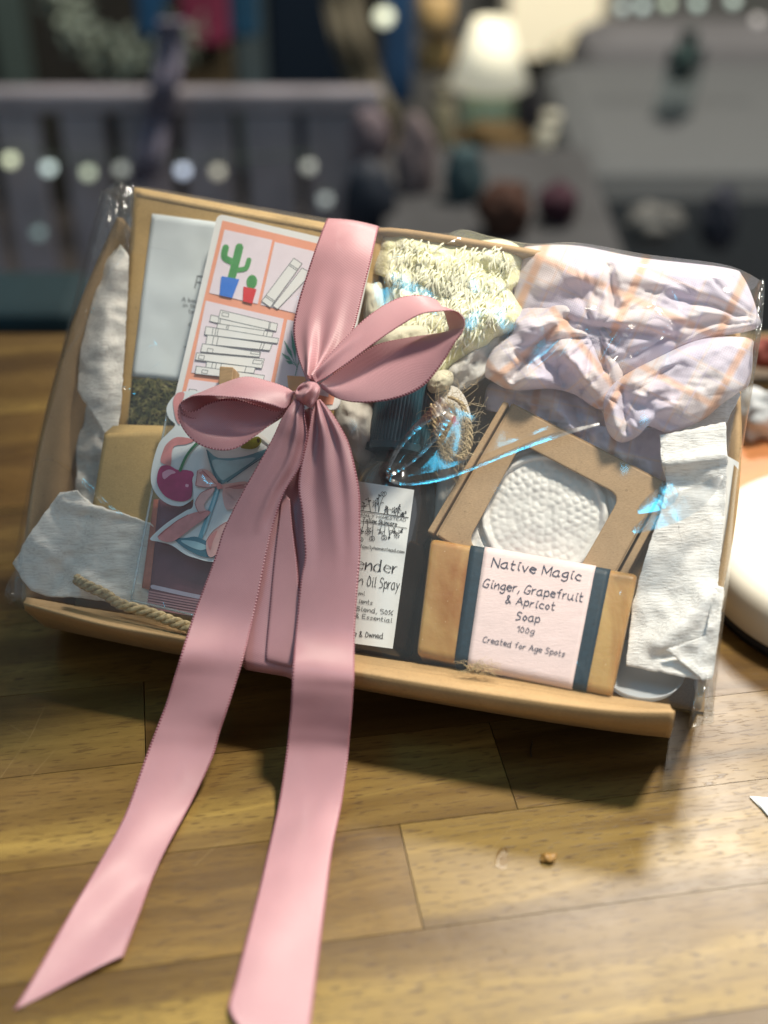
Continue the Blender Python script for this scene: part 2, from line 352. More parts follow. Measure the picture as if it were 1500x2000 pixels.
def knit():
    m, nt, b = nodes('pale_yellow_crochet'); b.inputs['Roughness'].default_value = .9; b.inputs['Specular IOR Level'].default_value = .1; b.inputs['Sheen Weight'].default_value = .4; b.inputs['Subsurface Weight'].default_value = .5; b.inputs['Subsurface Radius'].default_value = (1, 1, .6); b.inputs['Subsurface Scale'].default_value = .003
    tc = N(nt, 'ShaderNodeTexCoord').outputs['Object']; dn = N(nt, 'ShaderNodeTexNoise'); dn.inputs['Scale'].default_value = 90; L(nt, tc, dn.inputs['Vector'])
    vm = N(nt, 'ShaderNodeVectorMath', operation='MULTIPLY_ADD'); L(nt, dn.outputs['Color'], vm.inputs[0]); vm.inputs[1].default_value = (.006,)*3; L(nt, tc, vm.inputs[2])
    vo = N(nt, 'ShaderNodeTexVoronoi', feature='DISTANCE_TO_EDGE'); vo.inputs['Scale'].default_value = 700; mp = N(nt, 'ShaderNodeMapping'); mp.inputs['Scale'].default_value = (1.3, .55, .8); L(nt, vm.outputs[0], mp.inputs[0]); L(nt, mp.outputs[0], vo.inputs['Vector'])
    f = noise(nt, 110, 3, .6)
    c = ramp(nt, f, [(.3, (.80, .77, .42)), (.5, (.86, .84, .56)), (.72, (.90, .90, .74))])
    c = mixc(nt, .55, c, ramp(nt, vo.outputs[0], [(0, (.80, .78, .62)), (.10, (1, 1, 1)), (.3, (.99, .98, .90))]), 'MULTIPLY'); L(nt, c, b.inputs['Base Color'])
    bo = bump(nt, b, vo.outputs[0], .35, .0015); bump(nt, b, noise(nt, 1400, 3, .7), .35, .0006, bo); return m
def ribbed(name, col):
    m, nt, b = nodes(name); b.inputs['Roughness'].default_value = .9; b.inputs['Sheen Weight'].default_value = .3
    uv = N(nt, 'ShaderNodeUVMap').outputs[0]; w = N(nt, 'ShaderNodeTexWave', wave_type='BANDS', bands_direction='X'); w.inputs['Scale'].default_value = 9; w.inputs['Distortion'].default_value = .8; w.inputs['Detail'].default_value = 2; w.inputs['Detail Scale'].default_value = 3; L(nt, uv, w.inputs['Vector'])
    c = np.array(col); L(nt, ramp(nt, w.outputs[0], [(0, tuple(c*.66)), (.6, tuple(c))]), b.inputs['Base Color']); bo = bump(nt, b, w.outputs[0], .5, .0012); bump(nt, b, noise(nt, 1500, 3, .7), .3, .0005, bo); return m
def soap(name, col, pale):
    m, nt, b = nodes(name); b.inputs['Roughness'].default_value = .42; b.inputs['Specular IOR Level'].default_value = .4
    f = noise(nt, 34, 3, .55, None, (1.3, .6, .8), 1.0); s = noise(nt, 700, 2, .5)
    c = ramp(nt, f, [(.32, col), (.52, tuple((np.array(col)+np.array(pale))/2)), (.70, pale)])
    c = mixc(nt, ramp(nt, s, [(.73, (0, 0, 0)), (.79, (.6, .6, .6))]), c, (.80, .70, .50)); L(nt, c, b.inputs['Base Color'])
    b.inputs['Subsurface Weight'].default_value = .35; b.inputs['Subsurface Radius'].default_value = (.012, .006, .002); b.inputs['Subsurface Scale'].default_value = .35
    bump(nt, b, noise(nt, 140, 4, .65), .22, .0014); return m
KR = kraft('kraft_board', (.42, .275, .135)); KRL = kraft('kraft_pouch_paper', (.56, .38, .16), .1); KRD = kraft('kraft_envelope_paper', (.46, .32, .13), .1); KRB = kraft('carton_kraft', (.40, .27, .15))
EDGE = plain('cut_board_edge', (.30, .19, .09), .8, .2, .3, 700, .5, 900)
SAT = satin(); FILM = film('clear_film', rough=.10, haze=.032, bst=.03, bsc=18); TUFT = film('gathered_film', (.95, .965, .975), .06, 1.0, .015, .35, 60)
WHT = plain('white_paper', (.78, .79, .78), .55, .4, .03, 80); LAB = plain('matt_white_label', (.76, .78, .77), .5, .4, .03, 60, .12, 90)
TIS = tissue('white_tissue', (.90, .85, .79), .22, .45); TIS2 = tissue('crinkled_tissue', (.92, .89, .85), .15, .55)
INK = plain('black_ink', (.018, .018, .022), .6, .3, .05); INKB = plain('blue_black_ink', (.035, .045, .085), .6, .3, .05); GREY = plain('grey_print', (.16, .18, .20), .6, .3, .05)
PINKP = plain('pale_pink_paper', (.74, .585, .57), .6, .3, .05, 90, .25, 420, stretch=(1, 4, 4)); NAVY = plain('navy_foil_paper', (.008, .026, .042), .5, .3, .25, 500, .1, 500)
SOAP = soap('amber_soap', (.29, .110, .016), (.46, .29, .10)); WSOAP = plain('white_soap', (.74, .71, .68), .5, .4, .04, 50, .1, 200)
CORAL = plain('coral_print', (.84, .37, .25), .5, .4, .03); LILAC = plain('pale_lilac_print', (.80, .72, .79), .5, .4, .03)
def ink(n, c): return plain(n, c, .5, .4, .06, 150)
GREEN = ink('green_print', (.10, .34, .12)); DGREEN = ink('dark_green_print', (.05, .22, .09)); BLUE = ink('blue_print', (.05, .20, .68)); RED = ink('red_print', (.66, .05, .06)); ORANGE = ink('orange_print', (.80, .42, .17)); TEALG = ink('teal_leaf_print', (.10, .30, .22))
CHERRY = plain('cherry_print', (.46, .035, .15), .4, .5, .3, 60); BOWP = plain('bow_pink_print', (.66, .27, .27), .4, .5, .22, 90); BOWL = plain('bow_light_print', (.78, .46, .44), .4, .5, .15, 90); ROSE = plain('rose_line_print', (.36, .08, .09), .4, .5, .2, 90)
TEAL = plain('teal_glass_print', (.16, .40, .50), .35, .5, .25, 70); TEALD = plain('teal_dark_print', (.06, .20, .28), .35, .5, .2, 90); TEALL = plain('teal_light_print', (.38, .62, .70), .35, .5, .15, 70); OLIVE = plain('olive_print', (.22, .24, .03), .4, .5, .25, 120)
STICK = plain('glossy_white_sticker', (.76, .82, .84), .25, .5, .02, 60)
# ------------------------------------------------------------------ stroke lettering
GL = {'a': '45 25 03 01 10 30 43|45 41 50', 'b': '08 00|03 25 43 41 20 01', 'c': '44 25 14 02 11 20 40', 'd': '44 25 03 01 10 30 43|48 41 50', 'e': '03 43 44 25 15 03 02 11 30 41', 'f': '48 38 26 23 20|05 35', 'g': '45 25 03 02 11 31 44|45 42 4a 2c 0b',
 'h': '08 00|02 24 35 43 40', 'i': '15 11 20|17 27', 'k': '08 00|35 02 40', 'l': '18 14 11 20', 'm': '05 00|02 24 33 30|32 54 63 60', 'n': '05 00|02 24 35 43 40', 'o': '25 14 02 11 20 31 43 34 25', 'p': '05 0c|03 25 35 43 41 20 01', 'r': '05 00|02 14 25 35', 's': '44 25 14 13 32 31 20 00',
 't': '18 14 11 20 30|05 35', 'u': '05 02 10 20 42|45 41 50', 'v': '05 20 45', 'w': '05 10 24 40 55', 'y': '05 21|45 21 0c', 'N': '00 08 50 58', 'M': '00 08 32 68 60', 'G': '57 38 16 03 01 20 40 53 33', 'A': '00 38 60|13 53', 'S': '57 38 17 15 34 43 41 20 00', 'C': '57 38 16 03 11 30 51',
 '1': '06 28 20', '0': '28 16 03 11 20 31 43 36 28', '&': '50 24 16 17 28 37 36 13 01 10 20 42', ',': '11 0b', '.': '00 01', 'O': '28 16 03 11 20 41 53 46 28', 'T': '08 68|38 30', 'E': '58 08 00 50|04 44', 'L': '08 00 40', 'F': '58 08 00|04 44', 'Y': '08 34 68|34 30', 'H': '08 00|58 50|04 54',
 'D': '08 00 30 52 56 38 08', 'I': '18 10', '5': '48 08 05 25 43 41 20 00', '%': '68 00|07 28 15 07|42 61 50 42', 'B': '08 00|08 28 37 36 24 04|24 43 42 20 00', 'q': '45 25 03 01 20 43|45 4c', '2': '07 28 46 00 50', 'W': '08 20 36 50 78', 'R': '08 00|08 38 46 34 04|24 50'}
STRAIGHT = set('NMAvwkTELFYHy1iIWqR%,')
def glyph_pts(ch):
    out = []
    for st in GL[ch].split('|'):
        p = []
        for t in st.split():
            y = {'a': -1, 'b': -2, 'c': -3}.get(t[1]); p.append((float(t[0]), float(t[1]) if y is None else float(y)))
        out.append(np.array(p))
    return out
def text_width(s):
    w = 0
    for ch in s: w += 3.4 if ch == ' ' else max(q[:, 0].max() for q in glyph_pts(ch))+1.7
    return w-1.7
def write(mb, s, a, b, h, wd, surf, off, slant=0.0, jitter=.12, stretch=True, thickthin=False, rng=None):
    "letters from pixel a to pixel b along the baseline, capital height h pixels (image y is down)"
    a = np.array(a, float); b = np.array(b, float); d = b-a; ln = np.linalg.norm(d); ex = d/ln; ey = np.array([ex[1], -ex[0]]); sx = ln/text_width(s); sy = h/8.0; x = 0
    rng = rng or random.Random(sum(map(ord, s)))
    for ch in s:
        if ch == ' ': x += 3.4; continue
        dy = rng.uniform(-jitter, jitter)*2
        for st in glyph_pts(ch):
            st = st+np.array([[rng.uniform(-jitter, jitter), rng.uniform(-jitter, jitter)] for _ in st])
            q = st if (ch in STRAIGHT or len(st) < 3) else cr(st, 4)
            if ch in STRAIGHT and len(st) > 1:   # dense corners so that the stroke keeps its width
                q = np.vstack([np.linspace(st[i], st[i+1], 4, endpoint=False) for i in range(len(st)-1)]+[st[-1:]])
            pts = [a+ex*(x+px+slant*py)*sx+ey*(py+dy)*sy for px, py in q]
            if ch in STRAIGHT:
                k = 4
                for i in range(len(st)-1): mb.stroke(pts[i*k:(i+1)*k+1], wd, surf, off)
            else:
                mb.stroke(pts, wd, surf, off)
        x += max(q[:, 0].max() for q in glyph_pts(ch))+1.7
# ================================================================== SETTING: floor, wall, table
fl = MB().box((-4, -2, -.80), (4, 6, -.75)).build('floor', plain('floor_boards', (.06, .052, .048), .5, .4, .3, 6), smooth=False); fl['kind'] = 'structure'
wl = MB().box((-4, 3.3, -.75), (4, 3.4, 2.0)).build('wall', plain('dim_wall_paint', (.125, .125, .12), .8, .3, .2, 3), smooth=False); wl['kind'] = 'structure'
tb = thing('table', 'wooden work table of glued acacia planks under the gift box', 'table', (0, .3, 0))
o = MB().box((-1.0, -.35, -.035), (1.0, .80, -.006)).build('glue_core', plain('dark_glue_line', (.02, .012, .007)), tb, smooth=False)
TH = math.radians(9.35); TE_ = np.array([math.cos(TH), math.sin(TH)]); TF_ = np.array([-math.sin(TH), math.cos(TH)]); rgw = random.Random(5)
def clip(poly, nx, ny, d):
    out = []
    for i in range(len(poly)):
        p, q = poly[i-1], poly[i]; a, b = p[0]*nx+p[1]*ny-d, q[0]*nx+q[1]*ny-d
        if (a <= 0) != (b <= 0): t = a/(a-b); out.append((p[0]+(q[0]-p[0])*t, p[1]+(q[1]-p[1])*t))
        if b <= 0: out.append(q)
    return out
V, Fc, UVs, U2 = [], [], [], []; RW = .0513; known = {0: .0658, 1: .1142, 2: -.0331, 3: .36, 4: -.21, -1: .42, -2: -.16}; gap = .00016
for r in range(-16, 26):
    v0 = .3619+(r-1)*RW; ln = rgw.uniform(.42, .6); s0 = known.get(r, rgw.uniform(-.3, .3)); ln = .9 if -3 < r < 6 else ln
    for k in range(-4, 4):
        u0, u1 = s0+k*ln, s0+(k+1)*ln; pl = [TE_*u0+TF_*v0, TE_*u1+TF_*v0, TE_*u1+TF_*(v0+RW), TE_*u0+TF_*(v0+RW)]
        pl = [TE_*(u0+gap*1.3)+TF_*(v0+gap), TE_*(u1-gap*1.3)+TF_*(v0+gap), TE_*(u1-gap*1.3)+TF_*(v0+RW-gap), TE_*(u0+gap*1.3)+TF_*(v0+RW-gap)]
        pl = [tuple(q) for q in pl]
        for c in ((1, 0, 1.0), (-1, 0, 1.0), (0, 1, .80), (0, -1, .35)):
            pl = clip(pl, *c) if pl else pl
        if len(pl) < 3: continue
        o0 = len(V); n_ = len(pl); rnd = (rgw.random()*50, rgw.random()*50)
        for z in (0., -.0059):
            for q in pl: V.append((q[0], q[1], z)); qq = np.array(q); UVs.append((qq.dot(TE_), qq.dot(TF_))); U2.append(rnd)
        Fc.append(tuple(range(o0, o0+n_))); Fc += [(o0+(i+1) % n_, o0+i, o0+n_+i, o0+n_+(i+1) % n_) for i in range(n_)]
o = mesh('tabletop', V, Fc, wood_table(), tb, UVs, False); l2 = o.data.uv_layers.new(name='Plank'); idx = np.empty(len(o.data.loops), dtype=np.int32); o.data.loops.foreach_get('vertex_index', idx); l2.data.foreach_set('uv', np.array(U2)[idx].ravel())
SCM = plain('pale_scratch', (.33, .235, .11), .6, .3)
for p_ in ([(18, 1415), (60, 1440)], [(58, 1442), (88, 1378)], [(0, 1520), (58, 1440), (70, 1420)], [(62, 1515), (110, 1462)], [(380, 1690), (436, 1640)], [(960, 1660), (1002, 1612)], [(1180, 1660), (1200, 1740)], [(1228, 1650), (1262, 1735)], [(1330, 1560), (1352, 1640)]):
    MB().stroke(cr(p_, 6), .5, TAB, .00010, .3).build('scratch', SCM, tb, False)
LEGM = plain('dark_table_leg', (.05, .03, .02))
for x in (-.92, .86):
    for y in (-.29, .70): MB().box((x, y, -.75), (x+.06, y+.06, -.0352)).build('leg', LEGM, tb, smooth=False)
# ================================================================== KRAFT TRAY
D = .05
bx = thing('gift_box', 'open kraft cardboard gift tray leaning back, filled with soaps, cards and fabric', 'gift box', B(.15, 0, -D))
def strip(paths, name, mat, parent, k=6, t=0.0):
    "surface through a list of paths of world points"
    rows = [cr(p, k) for p in paths]; V = np.vstack(rows); o = mesh(name, V, grid_faces(len(rows), len(rows[0])), mat, parent)
    return solid(o, t) if t else o
W, H = .30, .18
def bp(u, v, n): return B(u, v, n)
card_pts = [bp(-.002, .0, -D), bp(W+.002, .0, -D), bp(W-.013, H, -D), bp(-.002, H, -D)]
mb = MB(); mb.add(card_pts, [(0, 1, 2, 3)]); solid(mb.build('back_panel', KR, bx, False), .003, 1)
LWALL = [(48, 1178, 0), (58, 1010, 0), (84, 850, 0), (135, 660, 0), (195, 510, 0), (235, 425, -.001)]
RWALL = [(1362, 1385, 0), (1396, 1200, 0), (1428, 1030, 0), (1442, 880, -.004), (1440, 760, -.022), (1440, 590, -.032)]
TWALL = [(240, 470, -.022), (500, 470, -.02), (700, 470, -.015), (760, 450, -.002), (1030, 491, -.001), (1100, 510, -.016), (1280, 545, -.026), (1440, 590, -.032)]
def wall(path, bk, name, t):
    fr = [P(*q) for q in path]; n = len(path); back = [bp(*bk(q/(n-1)), -D) for q in range(n)]
    mid = [(np.asarray(a)*.5+np.asarray(b)*.5) for a, b in zip(fr, back)]
    o = strip([fr, mid, back], name, KR, bx); solid(o, t, 0); return o
wall(LWALL, lambda t: (.002, H*t), 'side_wall', .003); wall(RWALL, lambda t: (W-.002-.012*t, H*t), 'side_wall', .003); wall(TWALL, lambda t: ((W-.014)*t, H), 'top_wall', .003)
CRE = [(46, 1178), (200, 1219), (346, 1245), (520, 1279), (700, 1313), (1000, 1362), (1200, 1388), (1318, 1391)]
LIP = [(48, 1191), (200, 1231), (346, 1263), (520, 1300), (700, 1338), (1000, 1389), (1200, 1414), (1315, 1419)]
CON = [(52, 1166), (200, 1192), (346, 1214), (520, 1246), (700, 1279), (1000, 1322), (1200, 1360), (1308, 1376)]
n = len(CRE); us = [UV(*q)[0] for q in CRE]; LN = .0235
back = [bp(u, -.002, -D+.001) for u in us]; mid = [P(x, y, .007) for x, y in CON]
c1 = [P(x, y-2.5, LN-.0004) for x, y in CRE]; c2 = [P(x, y+2.5, LN) for x, y in CRE]; c3 = [P(x, y-3, LN-.0058) for x, y in LIP]; c4 = [P(x, y, LN-.0078) for x, y in LIP]
c5 = [P(x, y, LN-.002)*.5+b*.5-BV*.008 for (x, y), b in zip(LIP, back)]; c6 = [b-BV*.006 for b in back]
m2 = [m_*.5+c_*.5-BV*.0007 for m_, c_ in zip(mid, c1)]
rows = [back, mid, m2, c1, c2, c3, c4, c5, c6]
V = np.vstack([cr(r, 6) for r in rows]); rw = (n-1)*6+1; fc = grid_faces(len(rows), rw)
fc += [tuple(q*rw for q in range(len(rows))), tuple(q*rw+rw-1 for q in range(len(rows)))[::-1]]
o = mesh('bottom_lip', V, fc, KR, bx)
# ================================================================== CONTENTS, from the back forwards
# ---- tissue paper
def sheet(outline, n0, amp, name, label, mat, cat='tissue paper', sc=60, fold=None, group=None, thick=.0006, rings=22, surf=None):
    f = lambda x, y: amp*fbm(x/sc, y/sc, n0*90, 2)+amp*.55*(1-2*abs(fbm(x/(sc*1.5), y/(sc*.8), n0*50+3, 2)))+(fold(x, y) if fold else 0)
    sf = surf or flat(n0); pts_ = []; rs = random.Random(int(outline[0][0]))
    for q in range(len(outline)):
        p0, p1 = np.array(outline[q], float), np.array(outline[(q+1) % len(outline)], float); k_ = max(2, int(np.linalg.norm(p1-p0)/9))
        for e_ in range(k_): pts_.append(p0+(p1-p0)*e_/k_+np.array([rs.gauss(0, .7), rs.gauss(0, .7)]))
    o_ = np.array(pts_); c = o_.mean(0); n = len(o_); V = []; U = []
    for r in range(rings+1):
        s = r/rings
        for q in range(n):
            x, y = c+(o_[q]-c)*s; V.append(sf(x, y, f(x, y))); U.append((x/100, y/100))
    o = mesh(name, V, grid_faces(rings+1, n, True), mat, None, U); solid(o, thick); return tag(o, label, cat, group)
sheet([(150, 770), (215, 800), (300, 900), (330, 1050), (300, 1170), (200, 1165), (140, 1080), (150, 930)], -.024, .004, 'tissue_paper', 'grey shaded tissue sheet behind the small gold envelope', TIS, group='tissue paper lining the box')
sheet([(236, 478), (252, 500), (246, 640), (236, 800), (228, 850), (214, 868), (186, 815), (152, 764), (156, 690), (180, 590), (205, 512)], -.007, .003, 'tissue_paper', 'rolled white tissue strip along the left edge of the kraft pouch', TIS, group='tissue paper lining the box', fold=lambda x, y: .005*ridge(x, y, (222, 520), (190, 760), 28))
sheet([(118, 962), (150, 958), (180, 985), (230, 1000), (300, 1025), (330, 1100), (345, 1196), (290, 1188), (215, 1176), (150, 1167), (92, 1165), (60, 1152), (40, 1128), (26, 1102), (60, 1040)], .0035, .0022, 'tissue_paper', 'torn white tissue sheet in the lower left corner, poking past the box side', TIS, group='tissue paper lining the box', fold=lambda x, y: .003*ridge(x, y, (120, 985), (320, 1010), 12)-.0025*ridge(x, y, (180, 985), (110, 1150), 16)+.002*ridge(x, y, (60, 1050), (220, 1170), 14))
# ---- kraft pouch of herb tea
pf = Plane((262, 365, -.004), (742, 450, -.006), (235, 830, -.014)); pf2 = lambda x, y, off=0: pf(x, y, off)
def pouch_surf(x, y, off=0.0):
    s = min(1, max(0, (x-232)/500)); t = min(1, max(0, (y-400)/500)); return pf(x, y, off+.0016*fbm(x/140, y/140, 3)+.004*math.sin(math.pi*s)*t)
tp = thing('tea_pouch', 'tall kraft paper pouch with white label and a window onto dried herbs', 'pouch', pf(400, 1000, -.004))
def gsurf(quad, surf, nu, nv, name, mat, parent, off=0., t=0., uvs=None):
    a, b, c, d = [np.array(q, float) for q in quad]; V = []; U = []
    for i in range(nv+1):
        for j in range(nu+1):
            u, v = j/nu, i/nv; q = a*(1-u)*(1-v)+b*u*(1-v)+c*u*v+d*(1-u)*v; V.append(surf(q[0], q[1], off)); U.append((u, v))
    o = mesh(name, V, [f[::-1] for f in grid_faces(nv+1, nu+1)], mat, parent, U); return solid(o, t, -1) if t else o
gsurf([(262, 365), (748, 456), (690, 1010), (214, 980)], pouch_surf, 40, 40, 'pouch_body', KRL, tp, 0, .0025)
gsurf([(267, 372), (745, 463), (743, 475), (266, 384)], pouch_surf, 30, 2, 'heat_seal', kraft('pressed_seal_kraft', (.58, .40, .18), .1), tp, .0002, .0002)
lb = [(295, 424), (305, 417), (420, 431), (520, 452), (490, 760), (345, 739), (262, 735), (256, 728)]
o = gsurf([(297, 417), (520, 446), (480, 758), (257, 735)], pouch_surf, 24, 24, 'label', plain('satin_blue_white_label', (.70, .77, .80), .35, .5, .03, 60), tp, .0006, .0005)
mb = MB(); ps = pouch_surf
mb.stroke([(380.5, 562), (386, 539)], 2.2, ps, .0008); mb.stroke([(386, 539), (404, 541.5)], 2.2, ps, .0008); mb.stroke([(383.5, 551), (399, 553)], 2.2, ps, .0008)
write(mb, 'A bouq', (355, 588), (393, 592.5), 8, 1.0, ps, .0008, jitter=0); write(mb, 'in this', (357, 599), (391, 603.5), 8, 1.0, ps, .0008, jitter=0); write(mb, 'to', (368, 611.5), (378, 612.6), 8, 1.0, ps, .0008, jitter=0)
write(mb, 'c', (368, 636), (373, 636.4), 8, 1.1, ps, .0008, jitter=0); write(mb, '1', (358, 683), (362, 683.4), 7, 1.0, ps, .0008, jitter=0)
mb.build('lettering', GREY, o, False)
wq = [(258, 738), (350, 742), (338, 838), (250, 832)]
win = gsurf(wq, pouch_surf, 10, 10, 'window', plain('dark_herb_bed', (.05, .05, .03), .8, .2, .5, 300), tp, .0004, .0003)
mb = MB(); rg = random.Random(3); a_, b_, c_, d_ = [np.array(q, float) for q in wq]
for i in range(420):
    u, v = rg.uniform(.02, .98), rg.uniform(.02, .98); q = a_*(1-u)*(1-v)+b_*u*(1-v)+c_*u*v+d_*(1-u)*v; an = rg.uniform(0, 6.28); ln = rg.uniform(4, 13); w = rg.uniform(1.2, 4)
    e = np.array([math.cos(an), math.sin(an)]); p0, p2 = q-e*ln/2, q+e*ln/2; p1 = q+np.array([-e[1], e[0]])*rg.uniform(-3, 3)
    for s_ in (p0, p1, p2): s_[:] = np.clip(s_, [250, 739], [347, 836])
    z = rg.uniform(.0006, .003); mb.stroke(cr([p0, p1, p2], 3), w, pouch_surf, z, w*.3)
m, nt, bs = nodes('dried_herb_leaf'); L(nt, ramp(nt, noise(nt, 260, 2), [(.30, (.02, .025, .02)), (.45, (.10, .11, .035)), (.55, (.22, .20, .07)), (.66, (.36, .33, .15)), (.74, (.16, .05, .05))]), bs.inputs['Base Color']); bs.inputs['Roughness'].default_value = .7
mb.build('dried_herbs', m, win, False)
WF = film('window_film', (.97, .97, .95), .10, .8, .01, .3, 40); gsurf([(256, 737), (352, 741), (340, 840), (248, 834)], pouch_surf, 8, 8, 'window_film', WF, win, .0036)
# ---- small gold kraft envelope
ev = thing('kraft_envelope', 'small folded gold kraft envelope tucked left of the stickers', 'envelope', P(250, 1015, -.003))
es = Plane((203, 843, -.001), (345, 835, -.003), (177, 1010, .002)); ef = lambda x, y, off=0.: es(x, y, off+.0012*math.sin((x-180)/60))
gsurf([(204, 846), (352, 838), (330, 1040), (177, 1009)], ef, 16, 16, 'envelope_body', KRD, ev, 0, .003)
gsurf([(204, 846), (224, 829), (350, 832), (352, 838)], lambda x, y, off=0: ef(x, y, off-.006*max(0, (846-y)/16)), 16, 3, 'envelope_flap', KRD, ev, .0002, .0006)
# ---- bookmark card with shelves
cf = Plane((425, 418, .0045), (728, 486, .0045), (345, 775, .0055))
bk = thing('illustrated_card', 'coral and lilac card printed with cactus pots and stacked books on shelves', 'card', cf(480, 800))
o = card(rounded([(425, 417), (729, 487), (661, 800), (334, 806)], 14), cf, .0012, 'card_board', WHT, bk)
mb = MB().poly([(434.5, 430.5), (613, 474), (722, 500), (650, 790), (349, 792)], cf, .00025); mb.build('coral_print', CORAL, bk, False)
Z2 = lambda x, y: (340+x/3.571, 400+y/3.571)
def z2(l): return [Z2(*q) for q in l]
mb = MB()
for q in ([(352, 172), (685, 245), (583, 692), (245, 615)], [(702, 258), (1060, 345), (965, 785), (604, 697)], [(222, 668), (765, 795), (675, 1240), (120, 1170)], [(790, 800), (1165, 890), (1075, 1340), (700, 1260)], [(105, 1215), (665, 1290), (640, 1400), (60, 1390)]):
    mb.poly(z2(q), cf, .0005)
panels = mb.build('shelf_panel', LILAC, bk, False)
mb = MB()
for pts, w in (([(455, 298), (430, 400), (402, 505)], 56), ([(360, 300), (350, 345), (358, 372), (400, 395)], 46), ([(522, 385), (508, 430), (490, 447), (440, 455)], 34)):
    q = cr(z2(pts), 6); mb.stroke(q, w/3.571, cf, .00075)
    for e_ in (q[0], q[-1]): mb.ellipse(e_, w/7.142, w/7.142, cf, .00077)
mb.ellipse(Z2(542, 537), 37/3.571, 49/3.571, cf, .00075, .15); cac = mb.build('cactus_drawing', GREEN, panels, False)
mb = MB()
for dx in (-14, 0, 14): mb.stroke(cr(z2([(455+dx, 285), (430+dx, 400), (404+dx, 500)]), 5), .9, cf, .00095)
for dx in (-14, 0, 14): mb.stroke(z2([(547+dx, 500), (540+dx, 575)]), .8, cf, .00095)
for dx in (-9, 6): mb.stroke(cr(z2([(360+dx, 295), (350+dx, 345), (360+dx, 372-dx*.5), (392, 393-dx)]), 5), .8, cf, .00095)
mb.build('cactus_line', DGREEN, cac, False)
MB().poly(z2([(330, 497), (455, 520), (405, 650), (317, 630)]), cf, .0010).build('blue_pot_drawing', BLUE, panels, False)
MB().poly(z2([(484, 570), (575, 588), (545, 690), (480, 672)]), cf, .0010).build('red_pot_drawing', RED, panels, False)
bw, bl = MB(), MB(); lay = [.0007]
def book(q, marks=(), lw=1.25):
    q = z2(q); lay[0] += .00004; bw.poly(q, cf, lay[0])
    for i in range(4): bl.stroke([q[i], q[(i+1) % 4]], lw, cf, lay[0]+.00003)
    q = [np.array(v) for v in q]
    for t in marks: bl.stroke([q[0]*(1-t)+q[1]*t, q[3]*(1-t)+q[2]*t], lw, cf, lay[0]+.00003)
def tab(q):
    q = z2(q)
    for i in range(4): bl.stroke([q[i], q[(i+1) % 4]], 1.1, cf, lay[0]+.00005)
book([(893, 440), (960, 480), (722, 728), (688, 705)]); book([(835, 372), (893, 410), (672, 715), (610, 672)])
for t in (.13, .16, .86, .89):
    a = np.array([(835, 372), (893, 410)], float)*(1-t)+np.array([(610, 672), (672, 715)], float)*t; bl.stroke(z2(a), 1.2, cf, lay[0]+.00005)
book([(258, 768), (640, 858), (635, 905), (248, 812)], (.15, .18)); book([(325, 733), (722, 830), (712, 882), (310, 790)], (.86, .88)); tab([(338, 748), (382, 758), (377, 783), (333, 773)])
book([(305, 828), (692, 918-30), (682, 925), (296, 860)], (.17, .20, .84, .90)); book([(222, 848), (728, 932), (722, 966), (213, 905)], (.10, .14, .17)); book([(232, 908), (685, 972), (668, 1015), (220, 972)], (.10, .17, .84, .88))
book([(198, 968), (605, 1030), (596, 1062), (185, 1025)]); tab([(235, 1000), (272, 1007), (267, 1033), (229, 1027)]); tab([(540, 1010), (600, 1020), (596, 1045), (533, 1038)])
book([(158, 1032), (630, 1075), (612, 1140), (148, 1080)]); tab([(175, 1047), (212, 1053), (206, 1080), (168, 1073)]); tab([(555, 1080), (618, 1088), (610, 1112), (547, 1107)])
book([(228, 1095), (568, 1135), (555, 1175), (220, 1140)], (.12, .20, .3, .81)); book([(155, 1125), (630, 1190), (622, 1230), (147, 1178)]); tab([(197, 1150), (236, 1156), (230, 1178), (191, 1172)])
book([(105, 1285), (158, 1292), (150, 1330), (98, 1322)]); book([(158, 1300), (420, 1330), (415, 1360), (150, 1335)])
ob = bw.build('book_drawing', WHT, panels, False); bl.build('book_outline', GREY, ob, False)
mb = MB()
for a, b, w in (((858, 1150), (818, 880), 26), ((850, 1120), (770, 950), 26), ((845, 1110), (752, 1035), 26), ((850, 1120), (778, 1085), 26), ((860, 1130), (905, 900), 26), ((862, 1120), (930, 1010), 24)):
    a, b = np.array(Z2(*a)), np.array(Z2(*b)); d = (b-a)/np.linalg.norm(b-a); nn_ = np.array([-d[1], d[0]])*w/7.1; l_ = np.linalg.norm(b-a)
    mb.poly([tuple(a+d*l_*.25), tuple(a+d*l_*.55+nn_), tuple(b), tuple(a+d*l_*.6-nn_)], cf, .0008); mb.stroke([a, b], 1, cf, .00078)
mb.stroke([a, Z2(845, 1190)], 1.4, cf, .0008); pl = mb.build('plant_drawing', TEALG, panels, False)
MB().poly(z2([(788, 1190), (930, 1200), (905, 1320), (800, 1310)]), cf, .0009).build('orange_pot_drawing', ORANGE, panels, False)
# ---- little wooden peg
pg = thing('wooden_peg', 'tiny brown wooden clothes peg clipped over the bookshelf card', 'peg', cf(440, 770, .003))
card(rounded([(429, 715), (456, 717), (450, 790), (424, 785)], 3), cf, .0045, 'peg_half', plain('peg_wood', (.36, .23, .11), .6, .3, .15, 200, stretch=(1, 4, 1)), pg, .007, .0004)
card([(457, 719), (463, 725), (457, 790), (451, 790)], cf, .0045, 'peg_half', plain('peg_side_wood', (.40, .25, .12), .6, .3, .2, 250), pg, .0055, .0004)
c_ = cf(440, 772, .0095); MB().tube([c_+BU*(.0012*math.cos(t)+t*.0004)+BN*.0012*math.sin(t)+BV*.0004*t for t in np.linspace(0, 16, 60)], .0004, 6).build('spring', plain('steel_wire', (.5, .5, .5), .3, metal=1), pg)
